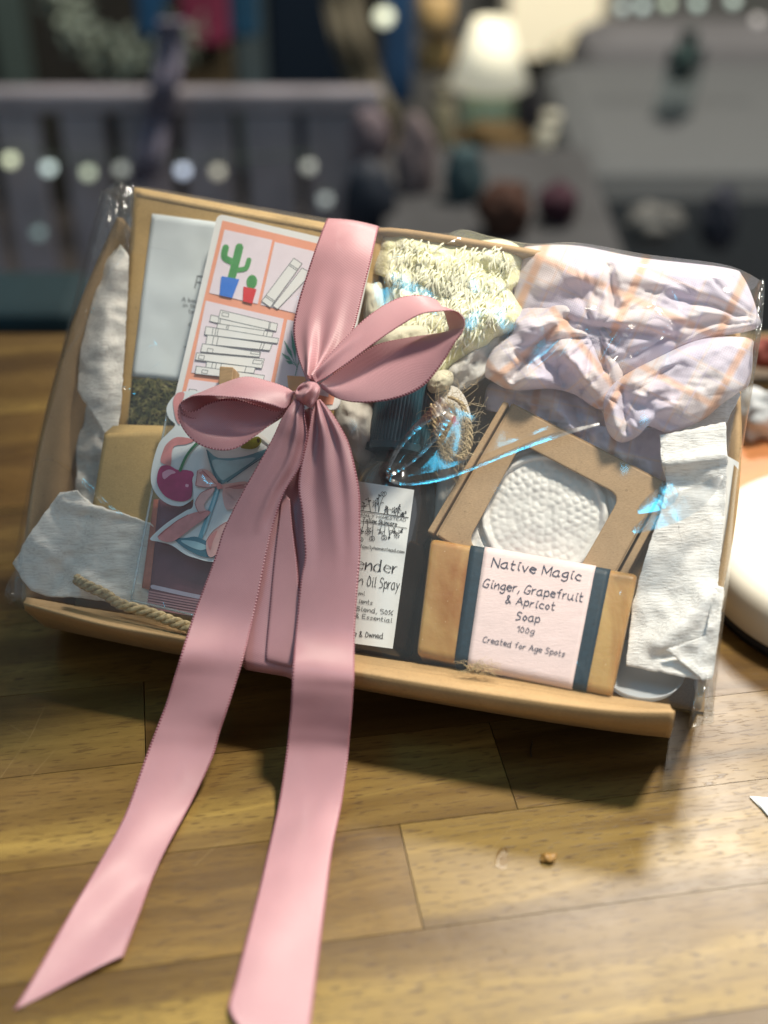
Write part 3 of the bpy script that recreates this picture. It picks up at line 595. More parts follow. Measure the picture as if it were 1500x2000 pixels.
# ---- clear sachet with a mauve packet inside
sf_ = Plane((300, 800, .0045), (560, 830, .006), (258, 1170, .007))
sa = thing('clear_sachet', 'flat clear plastic sleeve holding a mauve packet with ribbed pink end', 'sachet', sf_(330, 1190))
gsurf([(310, 975), (470, 985), (450, 1204), (288, 1180)], lambda x, y, off=0: sf_(x, y, off+.0015*math.sin((x-290)/50)), 16, 12, 'mauve_packet', plain('mauve_foil', (.20, .075, .105), .6, .15, .2, 50, .3, 60), sa, -.001, .002)
gsurf([(300, 975), (312, 975), (292, 1152), (277, 1148)], sf_, 3, 8, 'coral_edge_strip', plain('coral_edge', (.55, .17, .11), .4, .5, .2, 150), sa, -.0006, .0008)
mb = MB()
for i in range(7): y = 1158+i*5.2; mb.stroke([(291-i*.6, y-3), (360, y+10), (420, y+20)], 3.0, sf_, .0032)
mb.build('ribbed_seal', plain('rose_seal', (.46, .22, .25), .45, .5, .2, 90), sa, False)
MB().stroke([(298, 1146), (360, 1160), (430, 1174)], 8, sf_, .0030).build('pale_stripe', plain('pale_mauve_stripe', (.50, .44, .56), .45, .5, .1), sa, False)
gsurf([(330, 790), (560, 800), (530, 1225), (256, 1172)], lambda x, y, off=0: sf_(x, y, off+.0008*fbm(x/45, y/45, 8)), 40, 50, 'clear_sleeve', film('sleeve_film', (.95, .97, .975), .12, 1.0, .02, .1, 45), sa, .0046)
mb = MB()
for a, b in (((330, 790), (256, 1172)), ((256, 1172), (385, 1203))): mb.tube([sf_(a[0]*(1-t)+b[0]*t, a[1]*(1-t)+b[1]*t, .0048) for t in np.linspace(0, 1, 12)], .0006, 6)
mb.build('sleeve_edge', film('edge_film', (.8, .9, .93), .1, 3, .25), sa)
# ---- die-cut stickers
Z5 = lambda x, y: (x/2.885, 780+y/2.885)
Z1 = lambda x, y: (320+x/3.75, 700+y/3.75)
def z5(l): return [Z5(*q) for q in l]
def z1(l): return [Z1(*q) for q in l]
sk = Plane((340, 770, .011), (520, 850, .012), (300, 1060, .0125))
ch = thing('cherry_sticker', 'die-cut white sticker of a magenta cherry with pink ribbon', 'sticker', sk(350, 985))
ol = cr([(369, 764), (346, 769), (331, 784), (325, 800), (331, 818), (342, 830), (326, 848), (311, 865), (299, 901), (294.5, 936), (302, 960), (319, 979), (341, 988), (364, 984), (400, 950), (440, 880), (450, 800), (410, 768)], 4, True)
card([tuple(q) for q in ol], sk, .0004, 'sticker_sheet', STICK, ch)
def art(name, mat, par, polys=(), strokes=(), off=.0004, surf=sk, conv=z5, sm=True):
    mb = MB()
    for q in polys: q = conv(q); mb.poly([tuple(v) for v in (cr(q, 4, True) if sm else q)], surf, off)
    for q, w, w2 in strokes: mb.stroke(cr(conv(q), 5), w/2.885, surf, off, w2/2.885)
    return mb.build(name, mat, par, False)
art('ribbon_drawing', BOWP, ch, [[(905, 350), (915, 300), (940, 250), (1000, 212), (1095, 228), (1050, 252), (985, 262), (968, 300), (965, 350), (955, 390), (935, 370)], [(975, 20), (985, -20), (1010, -40), (1040, -30), (1010, 60), (1015, 140), (990, 110)]])
chd = art('cherry_drawing', CHERRY, ch, [[(900, 385), (950, 372), (1000, 397), (1050, 398), (1090, 415), (1085, 480), (1075, 555), (1010, 575), (930, 545), (885, 470)]], off=.0006)
art('cherry_highlight', plain('cherry_shine', (.80, .40, .55), .3), chd, [[(1046, 478), (1062, 480), (1060, 494), (1046, 492)], [(915, 415), (955, 395), (990, 412), (960, 425), (925, 450)]], off=.0008)
art('stem_drawing', DGREEN, ch, (), [([(1015, 400), (1050, 320), (1105, 250), (1150, 220)], 16, 12)], off=.0009)
gs = Plane((370, 930, .0135), (560, 850, .0145), (300, 1060, .0140))
go = thing('cocktail_sticker', 'die-cut white sticker of a teal cocktail glass tied with pink bow', 'sticker', gs(380, 1095))
ol = cr([(376, 990), (378, 960), (376, 935), (386, 915), (398, 880), (420, 840), (480, 815), (560, 815), (590, 860), (560, 960), (520, 1040), (470, 1095), (412, 1097), (385, 1091), (362, 1083), (335, 1065), (310, 1058), (295, 1055), (296, 1048), (325, 1022), (362, 998)], 4, True)
card([tuple(q) for q in ol], gs, .0004, 'sticker_sheet', STICK, go)
K = dict(surf=gs)
gl = art('glass_drawing', TEAL, go, [[(1165, 290), (1230, 330), (1380, 320), (1560, 260), (1420, 360), (1280, 460), (1245, 475), (1215, 462)]], [([(1235, 470), (1210, 560), (1165, 680), (1125, 790)], 30, 26)], **K)
art('glass_base_drawing', TEALD, gl, [[(985, 785), (1050, 780), (1110, 775), (1200, 815), (1290, 830), (1240, 880), (1150, 888), (1060, 850), (1010, 815)]], off=.0006, **K)
art('glass_light_drawing', TEALL, gl, [[(1195, 345), (1300, 345), (1440, 330), (1300, 430), (1245, 450)], [(1020, 795), (1100, 800), (1170, 830), (1130, 850), (1060, 825)], [(1225, 500), (1235, 500), (1160, 740), (1148, 740)]], off=.0008, **K)
art('glass_line', TEALD, gl, (), [([(1165, 285), (1195, 380), (1225, 465)], 7, 5), ([(1280, 465), (1400, 380), (1520, 300)], 7, 5)], off=.0010, **K)
bo = art('bow_drawing', BOWL, go, [[(1112, 402), (1150, 392), (1195, 420), (1232, 482), (1170, 496), (1103, 486), (1108, 440)], [(1238, 488), (1300, 473), (1400, 468), (1420, 560), (1345, 580), (1275, 525)], [(1190, 500), (1130, 530), (1098, 585), (1122, 640), (1160, 628), (1150, 590), (1208, 512)], [(1258, 512), (1340, 590), (1285, 622), (1262, 590)], [(1282, 688), (1205, 738), (1162, 800), (1175, 884), (1222, 868), (1265, 760)]], off=.0012, **K)
art('bow_shade_drawing', BOWP, bo, [[(1130, 630), (1180, 628), (1172, 655), (1080, 725), (968, 802), (888, 775), (990, 690), (1060, 650)], [(1120, 415), (1150, 405), (1180, 440), (1150, 430)], [(1290, 490), (1360, 478), (1380, 500), (1320, 505)], [(1170, 800), (1200, 755), (1225, 740), (1200, 800), (1185, 850)]], off=.0014, **K)
art('bow_line', ROSE, bo, (), [([(1112, 402), (1108, 440), (1103, 486)], 3, 3), ([(1140, 400), (1180, 440), (1228, 485)], 3, 2), ([(1103, 486), (1170, 496), (1232, 486)], 3, 2), ([(1098, 585), (1122, 640), (1160, 628), (1180, 632)], 3, 2), ([(1190, 500), (1130, 530), (1098, 585)], 3, 2), ([(1270, 500), (1330, 490), (1400, 472)], 3, 2), ([(890, 772), (990, 690), (1060, 650)], 4, 3), ([(1162, 800), (1205, 738), (1282, 688)], 3, 2)], off=.0016, **K)
art('bow_centre', BOWP, bo, [[(1222, 474), (1245, 476), (1250, 500), (1225, 505)]], off=.0018, **K)
art('olive_drawing', OLIVE, go, [[(565, 655), (580, 625), (640, 588), (690, 572), (715, 605), (690, 645), (640, 665)]], off=.0012, surf=gs, conv=z1)
art('olive_hole', plain('olive_dark', (.03, .03, .01)), go, [[(680, 590), (698, 585), (705, 605), (690, 618)]], off=.0014, surf=gs, conv=z1)
art('pick_drawing', WHT, go, (), [([(700, 560), (740, 590), (780, 625)], 22, 16)], off=.0009, surf=gs, conv=z1)

# ---- spray bottle
ax = P(803, 770, -.012)-P(719, 1282, -.012); ax /= np.linalg.norm(ax); b0 = P(719, 1280, -.013); RB = .0192
tube_ = thing('spray_bottle', 'dark glass spray bottle with ribbed blue black cap and white hand-lettered label', 'bottle', b0)
class Cyl:
    def __init__(s, r): s.r = r
    def __call__(s, px, py, off=0.):
        d = ray(px, py); o = CAM-b0; r = s.r+off; d2 = d-ax*d.dot(ax); o2 = o-ax*o.dot(ax); a = d2.dot(d2); b = 2*d2.dot(o2); c = o2.dot(o2)-r*r; q = b*b-4*a*c
        t = (-b-math.sqrt(max(q, 0)))/(2*a); return CAM+d*t
m, nt, bs = nodes('dark_bottle_glass'); bs.inputs['Base Color'].default_value = (.014, .010, .009, 1); bs.inputs['Roughness'].default_value = .12; bs.inputs['Coat Weight'].default_value = .4; bs.inputs['Coat Roughness'].default_value = .05
hh = np.linalg.norm(P(785, 896, -.012)-P(719, 1282, -.012))
MB().lathe(b0, ax, [(0, RB*.80), (.0015, RB*.93), (.004, RB), (hh-.027, RB), (hh-.020, RB*.985), (hh-.012, RB*.90), (hh-.006, RB*.76), (hh-.002, RB*.62), (hh, RB*.55), (hh+.006, RB*.55)], 64).build('bottle_body', m, tube_)
m, nt, bs = nodes('blue_black_cap'); bs.inputs['Base Color'].default_value = (.018, .075, .105, 1); bs.inputs['Roughness'].default_value = .32
cap = MB(); rc = .0158; h0, h1 = hh+.0005, hh+.032; seg = 180; V = []
for h, r in ((h0, rc*.9), (h0, rc*1.05), (h0+.003, rc*1.05), (h0+.0035, rc), (h1-.001, rc), (h1, rc*.93), (h1, rc*.3)):
    aa = np.cross(ax, [.3, .2, .9]); aa /= np.linalg.norm(aa); bb = np.cross(ax, aa)
    for k in range(seg):
        rr = r*(1-.022*(k % 3 == 0)) if h0+.003 < h < h1-.0005 else r
        V.append(b0+ax*h+(aa*math.cos(2*math.pi*k/seg)+bb*math.sin(2*math.pi*k/seg))*rr)
cap.add(V, [f[::-1] for f in grid_faces(7, seg, True)]+[tuple(range(seg)), tuple(6*seg+k for k in range(seg))[::-1]]); cap.build('cap', m, tube_, False)
cy = Cyl(RB)
lq = rounded([(640, 930), (809, 957), (768, 1267), (600, 1244)], 12)
lv = [(x, y) for x, y in lq]
lab = gsurf([(630, 929), (809, 957), (767, 1267), (598, 1244)], cy, 40, 20, 'label', LAB, tube_, .0003)
mb = MB(); S = .0006; ZB = lambda x, y: (680+x/5.405, 920+y/5.405); zb = lambda l: [ZB(*q) for q in l]
mb.stroke(np.linspace(ZB(0, 397), ZB(636, 492), 24), 1.5, cy, S); mb.stroke(np.linspace(ZB(0, 508), ZB(622, 604), 24), 1.0, cy, S)
rg = random.Random(5)
def flower(x, y0, y1, lean, kind, up=1):
    st = cr(zb([(x, y0), (x+lean*.3, (y0+y1)/2), (x+lean, y1)]), 6); mb.stroke(st, .9, cy, S); tx, ty = x+lean, y1
    if kind == 0:
        mb.stroke(cr(zb([(tx-22, ty-6*up), (tx-28, ty-30*up), (tx-10, ty-46*up), (tx, ty-30*up), (tx+12, ty-46*up), (tx+28, ty-30*up), (tx+20, ty-4*up), (tx, ty+4*up), (tx-22, ty-6*up)]), 4), .9, cy, S)
        mb.stroke(cr(zb([(tx-8, ty-2*up), (tx-10, ty-25*up), (tx, ty-38*up), (tx+9, ty-25*up), (tx+6, ty-2*up)]), 4), .8, cy, S)
    elif kind == 1:
        for a in np.linspace(0, 2*math.pi, 9)[:-1]:
            q = ZB(tx+26*math.cos(a), ty+26*math.sin(a)); mb.ellipse(q, 1.1, 1.1, cy, S, k=8); mb.stroke([ZB(tx, ty), q], .45, cy, S)
    elif kind == 2:
        for k in range(5):
            q = ZB(tx+rg.uniform(-24, 24), ty+rg.uniform(-24, 24)); mb.ellipse(q, 1.6, 1.2, cy, S, rg.uniform(0, 3), 8); mb.stroke([st[-2], q], .5, cy, S)
    mm = st[len(st)//2]; d = 4*(1 if lean > 0 else -1)
    mb.stroke(cr([mm, mm+np.array([d, -3*up]), mm+np.array([d*1.7, -1*up])], 3), .9, cy, S)
for a in ((236, 430, 300, -24, 2), (325, 430, 262, 50, 0), (322, 430, 275, 0, 2), (292, 425, 335, -2, 1), (385, 440, 425, 10, 2), (415, 452, 380, 6, 2), (500, 470, 410, -10, 1), (550, 478, 455, 8, 2), (590, 486, 450, 0, 2), (160, 412, 350, 8, 2), (520, 472, 375, 12, 2), (60, 400, 300, 10, 0), (20, 400, 330, -10, 1)): flower(*a)
for a in ((165, 540, 640, -28, 2, -1), (205, 545, 640, 4, 1, -1), (265, 556, 690, -12, 0, -1), (350, 570, 640, -14, 2, -1), (390, 575, 680, -10, 0, -1), (430, 585, 690, 10, 2, -1), (490, 592, 680, 24, 1, -1), (480, 592, 640, -10, 2, -1), (570, 602, 630, -6, 2, -1), (110, 530, 700, 20, 0, -1)): flower(*a)
write(mb, 'FAMILY HOMESTEAD', ZB(95, 468), ZB(606, 530), 5.2, .75, cy, S, jitter=.1); write(mb, 'Tallow Skincare', ZB(152, 528), ZB(512, 580), 7.6, 1.15, cy, S); write(mb, 'familyhomestead.com', ZB(125, 806), ZB(592, 868), 6.5, .85, cy, S)
write(mb, 'Oil Spray', ZB(197, 1213), ZB(535, 1256), 20, 1.35, cy, S, jitter=.1); write(mb, 'n', ZB(100, 1200), ZB(150, 1205), 20, 1.3, cy, S)
write(mb, 'ml', ZB(112, 1306), ZB(172, 1314), 8, 1, cy, S); write(mb, 'ients', ZB(110, 1392), ZB(256, 1412), 8.5, 1., cy, S); write(mb, 'Blend, 50%', ZB(92, 1474), ZB(470, 1522), 9, 1., cy, S); write(mb, '& Essential', ZB(80, 1546), ZB(460, 1600), 8.5, 1., cy, S); write(mb, 'e & Owned', ZB(60, 1740), ZB(366, 1768), 10.5, 1.2, cy, S)
# 'ender' with thick and thin strokes
x = 85
for chh, wch in (('a', 62), ('e', 68), ('n', 96), ('d', 92), ('e', 70), ('r', 70)):
    pass
def serif_word(s, a, b, h):
    a = np.array(a, float); b = np.array(b, float); d = b-a; ex = d/np.linalg.norm(d); ey = np.array([ex[1], -ex[0]]); sx = np.linalg.norm(d)/text_width(s); sy = h/8; x = 0
    for c in s:
        for st in glyph_pts(c):
            q = cr(st, 5) if len(st) > 2 else np.linspace(st[0], st[1], 6); pts = [a+ex*(x+p[0])*sx+ey*p[1]*sy for p in q]
            for i in range(len(pts)-1):
                dv = np.array(pts[i+1])-np.array(pts[i]); ang = abs(dv.dot(ey))/(np.linalg.norm(dv)+1e-9); mb.stroke([pts[i], pts[i+1]], .8+1.9*ang**2, cy, S, caps=False)
            e = a+ex*(x+st[0][0])*sx+ey*st[0][1]*sy; mb.stroke([e-ex*1.6, e+ex*1.0-ey*.5], .9, cy, S)
        x += max(q[:, 0].max() for q in glyph_pts(c))+1.7
serif_word('ender', ZB(92, 1028), ZB(512, 1086), 23)
mb.build('lettering', INK, lab, False)
# ---- fabric lobes: exfoliating cloth, yellow crochet cloth, plaid cotton
RIB = ribbed('cream_ribbed_knit', (.74, .70, .62)); RIBY = ribbed('pale_yellow_ribbed_knit', (.78, .74, .54)); JUTE = plain('jute_fibre', (.42, .33, .19), .9, .2, .35, 500, .4, 900)
def uvrot(a, s): ca, sa_ = math.cos(a), math.sin(a); return lambda x, y: ((x*ca+y*sa_)/s, (-x*sa_+y*ca)/s)
ex = thing('ribbed_washcloth', 'bundled cream ribbed knit washcloth tied with hairy jute beside the bottle cap', 'washcloth', P(880, 1000, -.02))
mb = MB(); f0 = flat(-.016)
fo = lambda x, y: .0022*fbm(x/22, y/30, 1)
pillow([(660, 770), (700, 770), (735, 790), (738, 850), (728, 900), (700, 905), (670, 870), (650, 820)], f0, .012, fo, mb=mb, uvs=uvrot(.9, 26), rings=14)
mb.build('knit_fold', RIB, ex, uv=True); mb = MB()
pillow([(850, 765), (880, 752), (905, 770), (920, 815), (918, 880), (900, 905), (868, 880), (852, 830)], flat(-.006), .012, fo, mb=mb, uvs=uvrot(-.2, 22), rings=14)
pillow([(862, 880), (905, 880), (900, 940), (888, 1000), (865, 1030), (845, 1030), (852, 960)], flat(-.016), .008, fo, mb=mb, uvs=uvrot(.25, 22), rings=12)
mb.build('knit_fold', RIB, ex, uv=True)
mb = MB(); rg = random.Random(11); fj = flat(.0055)
for k, pts in enumerate(([(868, 790), (862, 830), (872, 868), (892, 892), (908, 880), (914, 840), (906, 800)], [(880, 776), (902, 790), (916, 830), (916, 872), (900, 897)], [(846, 790), (850, 830), (866, 880), (880, 900)])):
    q = cr(pts, 10)
    for s in range(3):
        mb.tube([fj(x, y, .0018+.0010*math.cos(i*.7+s*2.1))+BU*.0010*math.sin(i*.7+s*2.1) for i, (x, y) in enumerate(q)], .00055, 6)
jt = mb.build('jute_twine', JUTE, ex)
mb = MB()
for i in range(380):
    a = rg.uniform(0, 6.28); c0 = np.array([882+rg.gauss(0, 17), 838+rg.gauss(0, 36)]); d = np.array([math.cos(a), math.sin(a)])*rg.uniform(10, 34); p = [c0, c0+d*.5+np.array([rg.uniform(-6, 6), rg.uniform(-6, 6)]), c0+d+np.array([rg.uniform(-9, 9), rg.uniform(-9, 9)])]
    z = rg.uniform(.002, .008); mb.tube([fj(x, y, z) for x, y in cr(p, 4)], .00012, 3, .00006)
for i in range(10):
    y = rg.uniform(770, 900); p = [(900, y), (922+rg.uniform(0, 10), y-rg.uniform(0, 25)), (935+rg.uniform(-5, 20), y-rg.uniform(10, 60))]; mb.tube([fj(a, b, .005) for a, b in cr(p, 5)], .00010, 3, .00005)
mb.build('loose_fibres', plain('pale_jute_hair', (.50, .40, .25), .8, .2), jt)
MB().poly([(880, 815), (888, 812), (897, 828), (886, 834)], fj, .0075).build('pink_tag', plain('rose_tag', (.45, .12, .14)), ex, False)
yc = thing('yellow_cloth', 'pale yellow crocheted cloth folded behind the ribbon loop', 'cloth', P(880, 760, -.03))
f0 = flat(-.013); mb = MB()
def fy(x, y): return .0030*fbm(x/80, y/60, 5, 2)+.0004*fbm(x/13, y/11, 9)+.0005*math.sin(x/5.4+2*fbm(x/40, y/40, 1))+.0005*math.sin((x*.8+y)/16+2*fbm(x/60, y/60, 4))-.0035*ridge(x, y, (930, 520), (985, 540), 16)-.002*ridge(x, y, (770, 560), (850, 570), 12)+.002*ridge(x, y, (850, 640), (1000, 620), 35)-.002*ridge(x, y, (745, 490), (860, 500), 8)
pillow([(742, 462), (775, 450), (850, 466), (930, 470), (985, 468), (1022, 492), (1020, 545), (1002, 570), (1026, 608), (1022, 640), (985, 655), (940, 690), (890, 715), (840, 760), (780, 740), (760, 660), (742, 600), (748, 545), (728, 530), (736, 490)], f0, .017, fy, rings=80, k=12, mb=mb, e=.36)
cl_ = mb.build('crochet_cloth', knit(), yc, uv=True); Vc = [np.array(v) for v in mb.V]; nO = (len(Vc))//(80+2); rgy = random.Random(6); mb = MB()
for i in range(650):
    q0 = rgy.randrange(4*nO, 64*nO); p0 = Vc[q0]; l = rgy.uniform(.0018, .0042); an = rgy.gauss(1.4, .22); dv = BU*math.cos(an)+BV*math.sin(an); sd = BU*math.sin(an)-BV*math.cos(an); cvx = rgy.uniform(-.0009, .0009)
    mb.tube(cr([p0-dv*l-BN*.0008, p0-dv*l*.6+sd*cvx+BN*.0003, p0+sd*cvx*1.6+BN*.0005, p0+dv*l*.6+sd*cvx+BN*.0003, p0+dv*l-BN*.0008], 2), .00042, 5)
mb.build('yarn_loops', plain('pale_yarn', (.88, .87, .68), .9, .1, .1, 90), cl_)
mb = MB(); g_ = lambda x, y: .0014*fbm(x/18, y/18, 2)
pillow([(712, 560), (728, 554), (748, 558), (748, 640), (730, 660), (712, 640)], flat(-.004), .006, g_, mb=mb, uvs=uvrot(.1, 20), rings=12)
pillow([(735, 645), (790, 636), (835, 640), (832, 700), (740, 705)], flat(.002), .008, g_, mb=mb, uvs=uvrot(.1, 20), rings=12)
pillow([(840, 735), (865, 722), (885, 730), (880, 755), (850, 768), (835, 760)], flat(.002), .008, g_, mb=mb, uvs=uvrot(1.1, 20), rings=12)
mb.build('ribbed_hem', RIBY, yc, uv=True)
mb = MB(); pillow([(880, 705), (940, 668), (990, 645), (985, 690), (950, 735), (905, 762), (872, 768), (862, 745)], flat(-.012), .010, lambda x, y: .003*fbm(x/26, y/40, 2)+.003*math.sin((x+y*1.0)/14), mb=mb, uvs=uvrot(.7, 30), rings=20)
mb.build('white_ribbed_cloth', ribbed('soft_white_knit', (.72, .71, .68)), yc, uv=True)
pc = thing('plaid_cloth', 'crumpled lilac cotton cloth with orange check stripes in the top right corner', 'cloth', P(1250, 870, -.03))
PL = plaid(); mb = MB()
def rip(x, y, cx, cy, k, amp, fall, ph=0.):
    "sharp folds running out of a gathered point"
    r = math.hypot(x-cx, y-cy); a = math.atan2(y-cy, x-cx); q = a*k+ph+1.5*fbm(x/120, y/120, ph)+r/300; s = abs(math.sin(q))
    return amp*(s**.7-.5)*math.exp(-(r/fall)**2)*min(1, r/25)
def thin(seed, cx, cy, n_, r0, r1, a0, a1):
    rr = random.Random(seed); out = []
    for _ in range(n_):
        an = rr.uniform(a0, a1); p, q = rr.uniform(r0, r1*.5), rr.uniform(r1*.4, r1); bend = rr.uniform(-.25, .25)
        out.append(((cx+p*math.cos(an), cy+p*math.sin(an)), (cx+q*math.cos(an+bend), cy+q*math.sin(an+bend)), rr.uniform(4, 8), rr.choice((-1, -1, 1))*rr.uniform(.0005, .0011)))
    return out
TA = thin(1, 1165, 640, 12, 20, 170, -2.9, -.3)+thin(2, 1490, 625, 16, 20, 320, 2.7, 3.75); TC = thin(3, 1165, 660, 22, 20, 210, 1.6, 3.9); TD = thin(4, 1180, 760, 18, 15, 270, -.6, .5)
def fa(x, y):
    z = .0014*fbm(x/110, y/80, 3, 2)-.0008*abs(fbm(x/70, y/45, 13, 2))+rip(x, y, 1165, 640, 4.5, .0014, 200)+rip(x, y, 1490, 625, 8, .0026, 300, 1)
    for a, b, w, h in TA: z += h*ridge(x, y, a, b, w)
    for a, b, w, h in (((1040, 500), (1190, 560), 26, .003), ((1190, 520), (1200, 600), 9, -.005), ((1130, 610), (1330, 640), 30, .004), ((1200, 560), (1400, 600), 16, -.003), ((1320, 640), (1480, 610), 12, -.005), ((1060, 560), (1200, 520), 18, .003), ((1150, 640), (1320, 660), 10, -.004), ((1390, 540), (1470, 620), 20, .002)): z += h*ridge(x, y, a, b, w)
    return z
pillow([(1018, 492), (1045, 480), (1130, 480), (1250, 503), (1418, 523), (1452, 542), (1478, 605), (1480, 640), (1400, 660), (1330, 690), (1240, 740), (1150, 740), (1050, 700), (1010, 640), (1002, 560)], flat(-.014), .017, fa, rings=64, k=10, mb=mb, e=.34, uvs=uvrot(.42, 190))
def fc_(x, y):
    z = .0015*fbm(x/50, y/50, 7)+rip(x, y, 1165, 660, 5.5, .0040, 190, 2)-.0016*abs(fbm(x/60, y/45, 23, 2))
    for a, b, w, h in TC: z += h*ridge(x, y, a, b, w)
    for a, b, w, h in (((960, 720), (1040, 640), 18, .006), ((1040, 640), (1110, 600), 16, .004), ((1000, 740), (1080, 640), 10, -.007), ((1060, 700), (1100, 750), 14, -.006), ((1080, 640), (1150, 730), 20, .006), ((1150, 610), (1180, 720), 10, -.006), ((980, 745), (1080, 745), 22, .006), ((1110, 700), (1160, 760), 10, .004), ((1010, 690), (1050, 720), 8, -.004)): z += h*ridge(x, y, a, b, w)
    return z
pillow([(1005, 610), (1080, 585), (1160, 590), (1230, 650), (1220, 740), (1180, 800), (1120, 770), (1075, 760), (1000, 762), (962, 745), (945, 728), (962, 680), (1000, 650)], flat(-.010), .014, fc_, rings=60, k=10, mb=mb, e=.34, uvs=uvrot(.9, 165))
def fd(x, y):
    z = .0012*fbm(x/60, y/60, 9)+rip(x, y, 1175, 770, 4.2, .0032, 210, .5)-.0016*abs(fbm(x/70, y/50, 33, 2))
    for a, b, w, h in TD: z += h*ridge(x, y, a, b, w)
    for a, b, w, h in (((1210, 740), (1330, 690), 24, .004), ((1190, 780), (1200, 850), 16, .005), ((1215, 760), (1225, 840), 8, -.004), ((1230, 780), (1330, 840), 12, -.003), ((1250, 770), (1300, 750), 16, .003), ((1180, 735), (1400, 640), 10, -.004), ((1240, 830), (1310, 790), 14, .004)): z += h*ridge(x, y, a, b, w)
    return z
pillow([(1180, 770), (1215, 735), (1290, 695), (1370, 662), (1462, 660), (1470, 690), (1464, 748), (1440, 768), (1412, 788), (1370, 822), (1318, 843), (1300, 845), (1262, 832), (1248, 850), (1222, 864), (1202, 860), (1186, 840), (1178, 800)], flat(-.006), .0135, fd, rings=60, k=10, mb=mb, e=.33, uvs=uvrot(.50, 175))
def fe(x, y): return .004*fbm(x/34, y/34, 2)+.004*ridge(x, y, (1080, 760), (1110, 830), 14)-.004*ridge(x, y, (1110, 770), (1150, 860), 8)+.003*ridge(x, y, (1190, 870), (1280, 910), 14)
pillow([(955, 750), (1010, 745), (1090, 755), (1170, 790), (1190, 850), (1240, 840), (1300, 840), (1300, 900), (1290, 945), (1200, 930), (1120, 870), (1050, 830), (990, 800), (950, 800)], flat(-.020), .011, fe, rings=40, k=8, mb=mb, e=.42, uvs=uvrot(.2, 165))
mb.build('cotton_cloth', PL, pc, uv=True)
# ---- kraft carton with a window and the carved white soap in it
kf = Plane((1000, 792, -.004), (1303, 945, -.004), (905, 1035, -.002))
kc = thing('soap_carton', 'tilted brown kraft carton with a clear window over white carved soap', 'carton', kf(1080, 1220, -.02))
outer = [(1001, 790), (1297, 943), (1142, 1226), (854, 1045)]
inner = rounded([(1018, 866), (1212, 968), (1098, 1168), (912, 1060)], 26, 7)
bm = bmesh.new(); ed = []
for loop in (outer, inner):
    vs = [bm.verts.new(kf(x, y)) for x, y in loop]; ed += [bm.edges.new((vs[i], vs[(i+1) % len(vs)])) for i in range(len(vs))]
bmesh.ops.triangle_fill(bm, edges=ed, use_beauty=True)
bm.verts.index_update(); Vv = [v.co[:] for v in bm.verts]; Ff = [[v.index for v in f.verts] for f in bm.faces]; bm.free()
Ff = [f if np.cross(np.subtract(Vv[f[1]], Vv[f[0]]), np.subtract(Vv[f[2]], Vv[f[0]])).dot(BN) > 0 else f[::-1] for f in Ff]
lid = mesh('lid', Vv, Ff, KRB, kc, None, False); solid(lid, .0016, -1); bevel(lid, .0006, 2)
sides = MB(); oc = [np.array(q, float) for q in outer]
for i in range(4):
    a, b = oc[i], oc[(i+1) % 4]; sides.add([kf(*a, -.0012), kf(*b, -.0012), kf(*b, -.024), kf(*a, -.024)], [(0, 3, 2, 1)])
sides.add([kf(*q, -.024) for q in outer], [(0, 3, 2, 1)]); solid(sides.build('carton_body', KRB, kc, False), .001)
card([(985, 784), (1300, 945), (1312, 952), (1160, 1236), (834, 1040)], kf, .001, 'carton_gap_shade', plain('carton_shadow_board', (.16, .10, .05), .8, .2), kc, -.012)  # darker sheet paints in the shade of the gaps beside the flaps
card([(983, 783), (994, 787), (846, 1043), (834, 1038)], kf, .02, 'tuck_flap', KRB, kc, .0008, .0006)
card([(1303, 946), (1316, 953), (1163, 1236), (1150, 1230)], kf, .018, 'tuck_flap', KRB, kc, .0002, .0006)
mesh('window_film', [kf(x, y, -.0016) for x, y in inner], [tuple(range(len(inner)))], film('carton_window_film', (.96, .97, .97), .06, 1.0, .02, .1, 60), kc, None, False)
ws = thing('carved_soap', 'white carved soap with round beaded flower, inside the windowed carton', 'soap', kf(1060, 1160, -.02))
def mandala(x, y):
    q = kf(x, y, -.006)-kf(1062, 1003, -.006); r = math.hypot(q.dot(BU), q.dot(BV))*1000; a = math.atan2(q.dot(BV), q.dot(BU)); z = 0
    if r < 24:
        k = r/3.3; ring = math.floor(k); n = max(1, int(6.2*(ring+.5))); z = .0016*(1-(r/24)**2)+.0006*abs(math.sin(math.pi*k))*abs(math.cos(n*a/2+ring*1.3))
    elif r < 27.5: z = .0030*math.sin(math.pi*(r-24)/3.5)**.5
    elif r < 29: z = -.0010
    else: z = .0010*abs(math.sin(6*a))*min(1, (r-29)/5)
    return z*(.72+.55*fbm(x/60, y/60, 6, 2))+.0004*fbm(x/20, y/20, 1)
a, b, c, d = [np.array(q, float) for q in [(1010, 812), (1275, 950), (1125, 1215), (868, 1050)]]; V = []; nn = 150
for i in range(nn+1):
    for j in range(nn+1):
        u, v = j/nn, i/nn; q = a*(1-u)*(1-v)+b*u*(1-v)+c*u*v+d*(1-u)*v; V.append(kf(q[0], q[1], -.0062+mandala(*q)))
o = mesh('soap_face', V, [f[::-1] for f in grid_faces(nn+1, nn+1)], WSOAP, ws); solid(o, .014, -1)
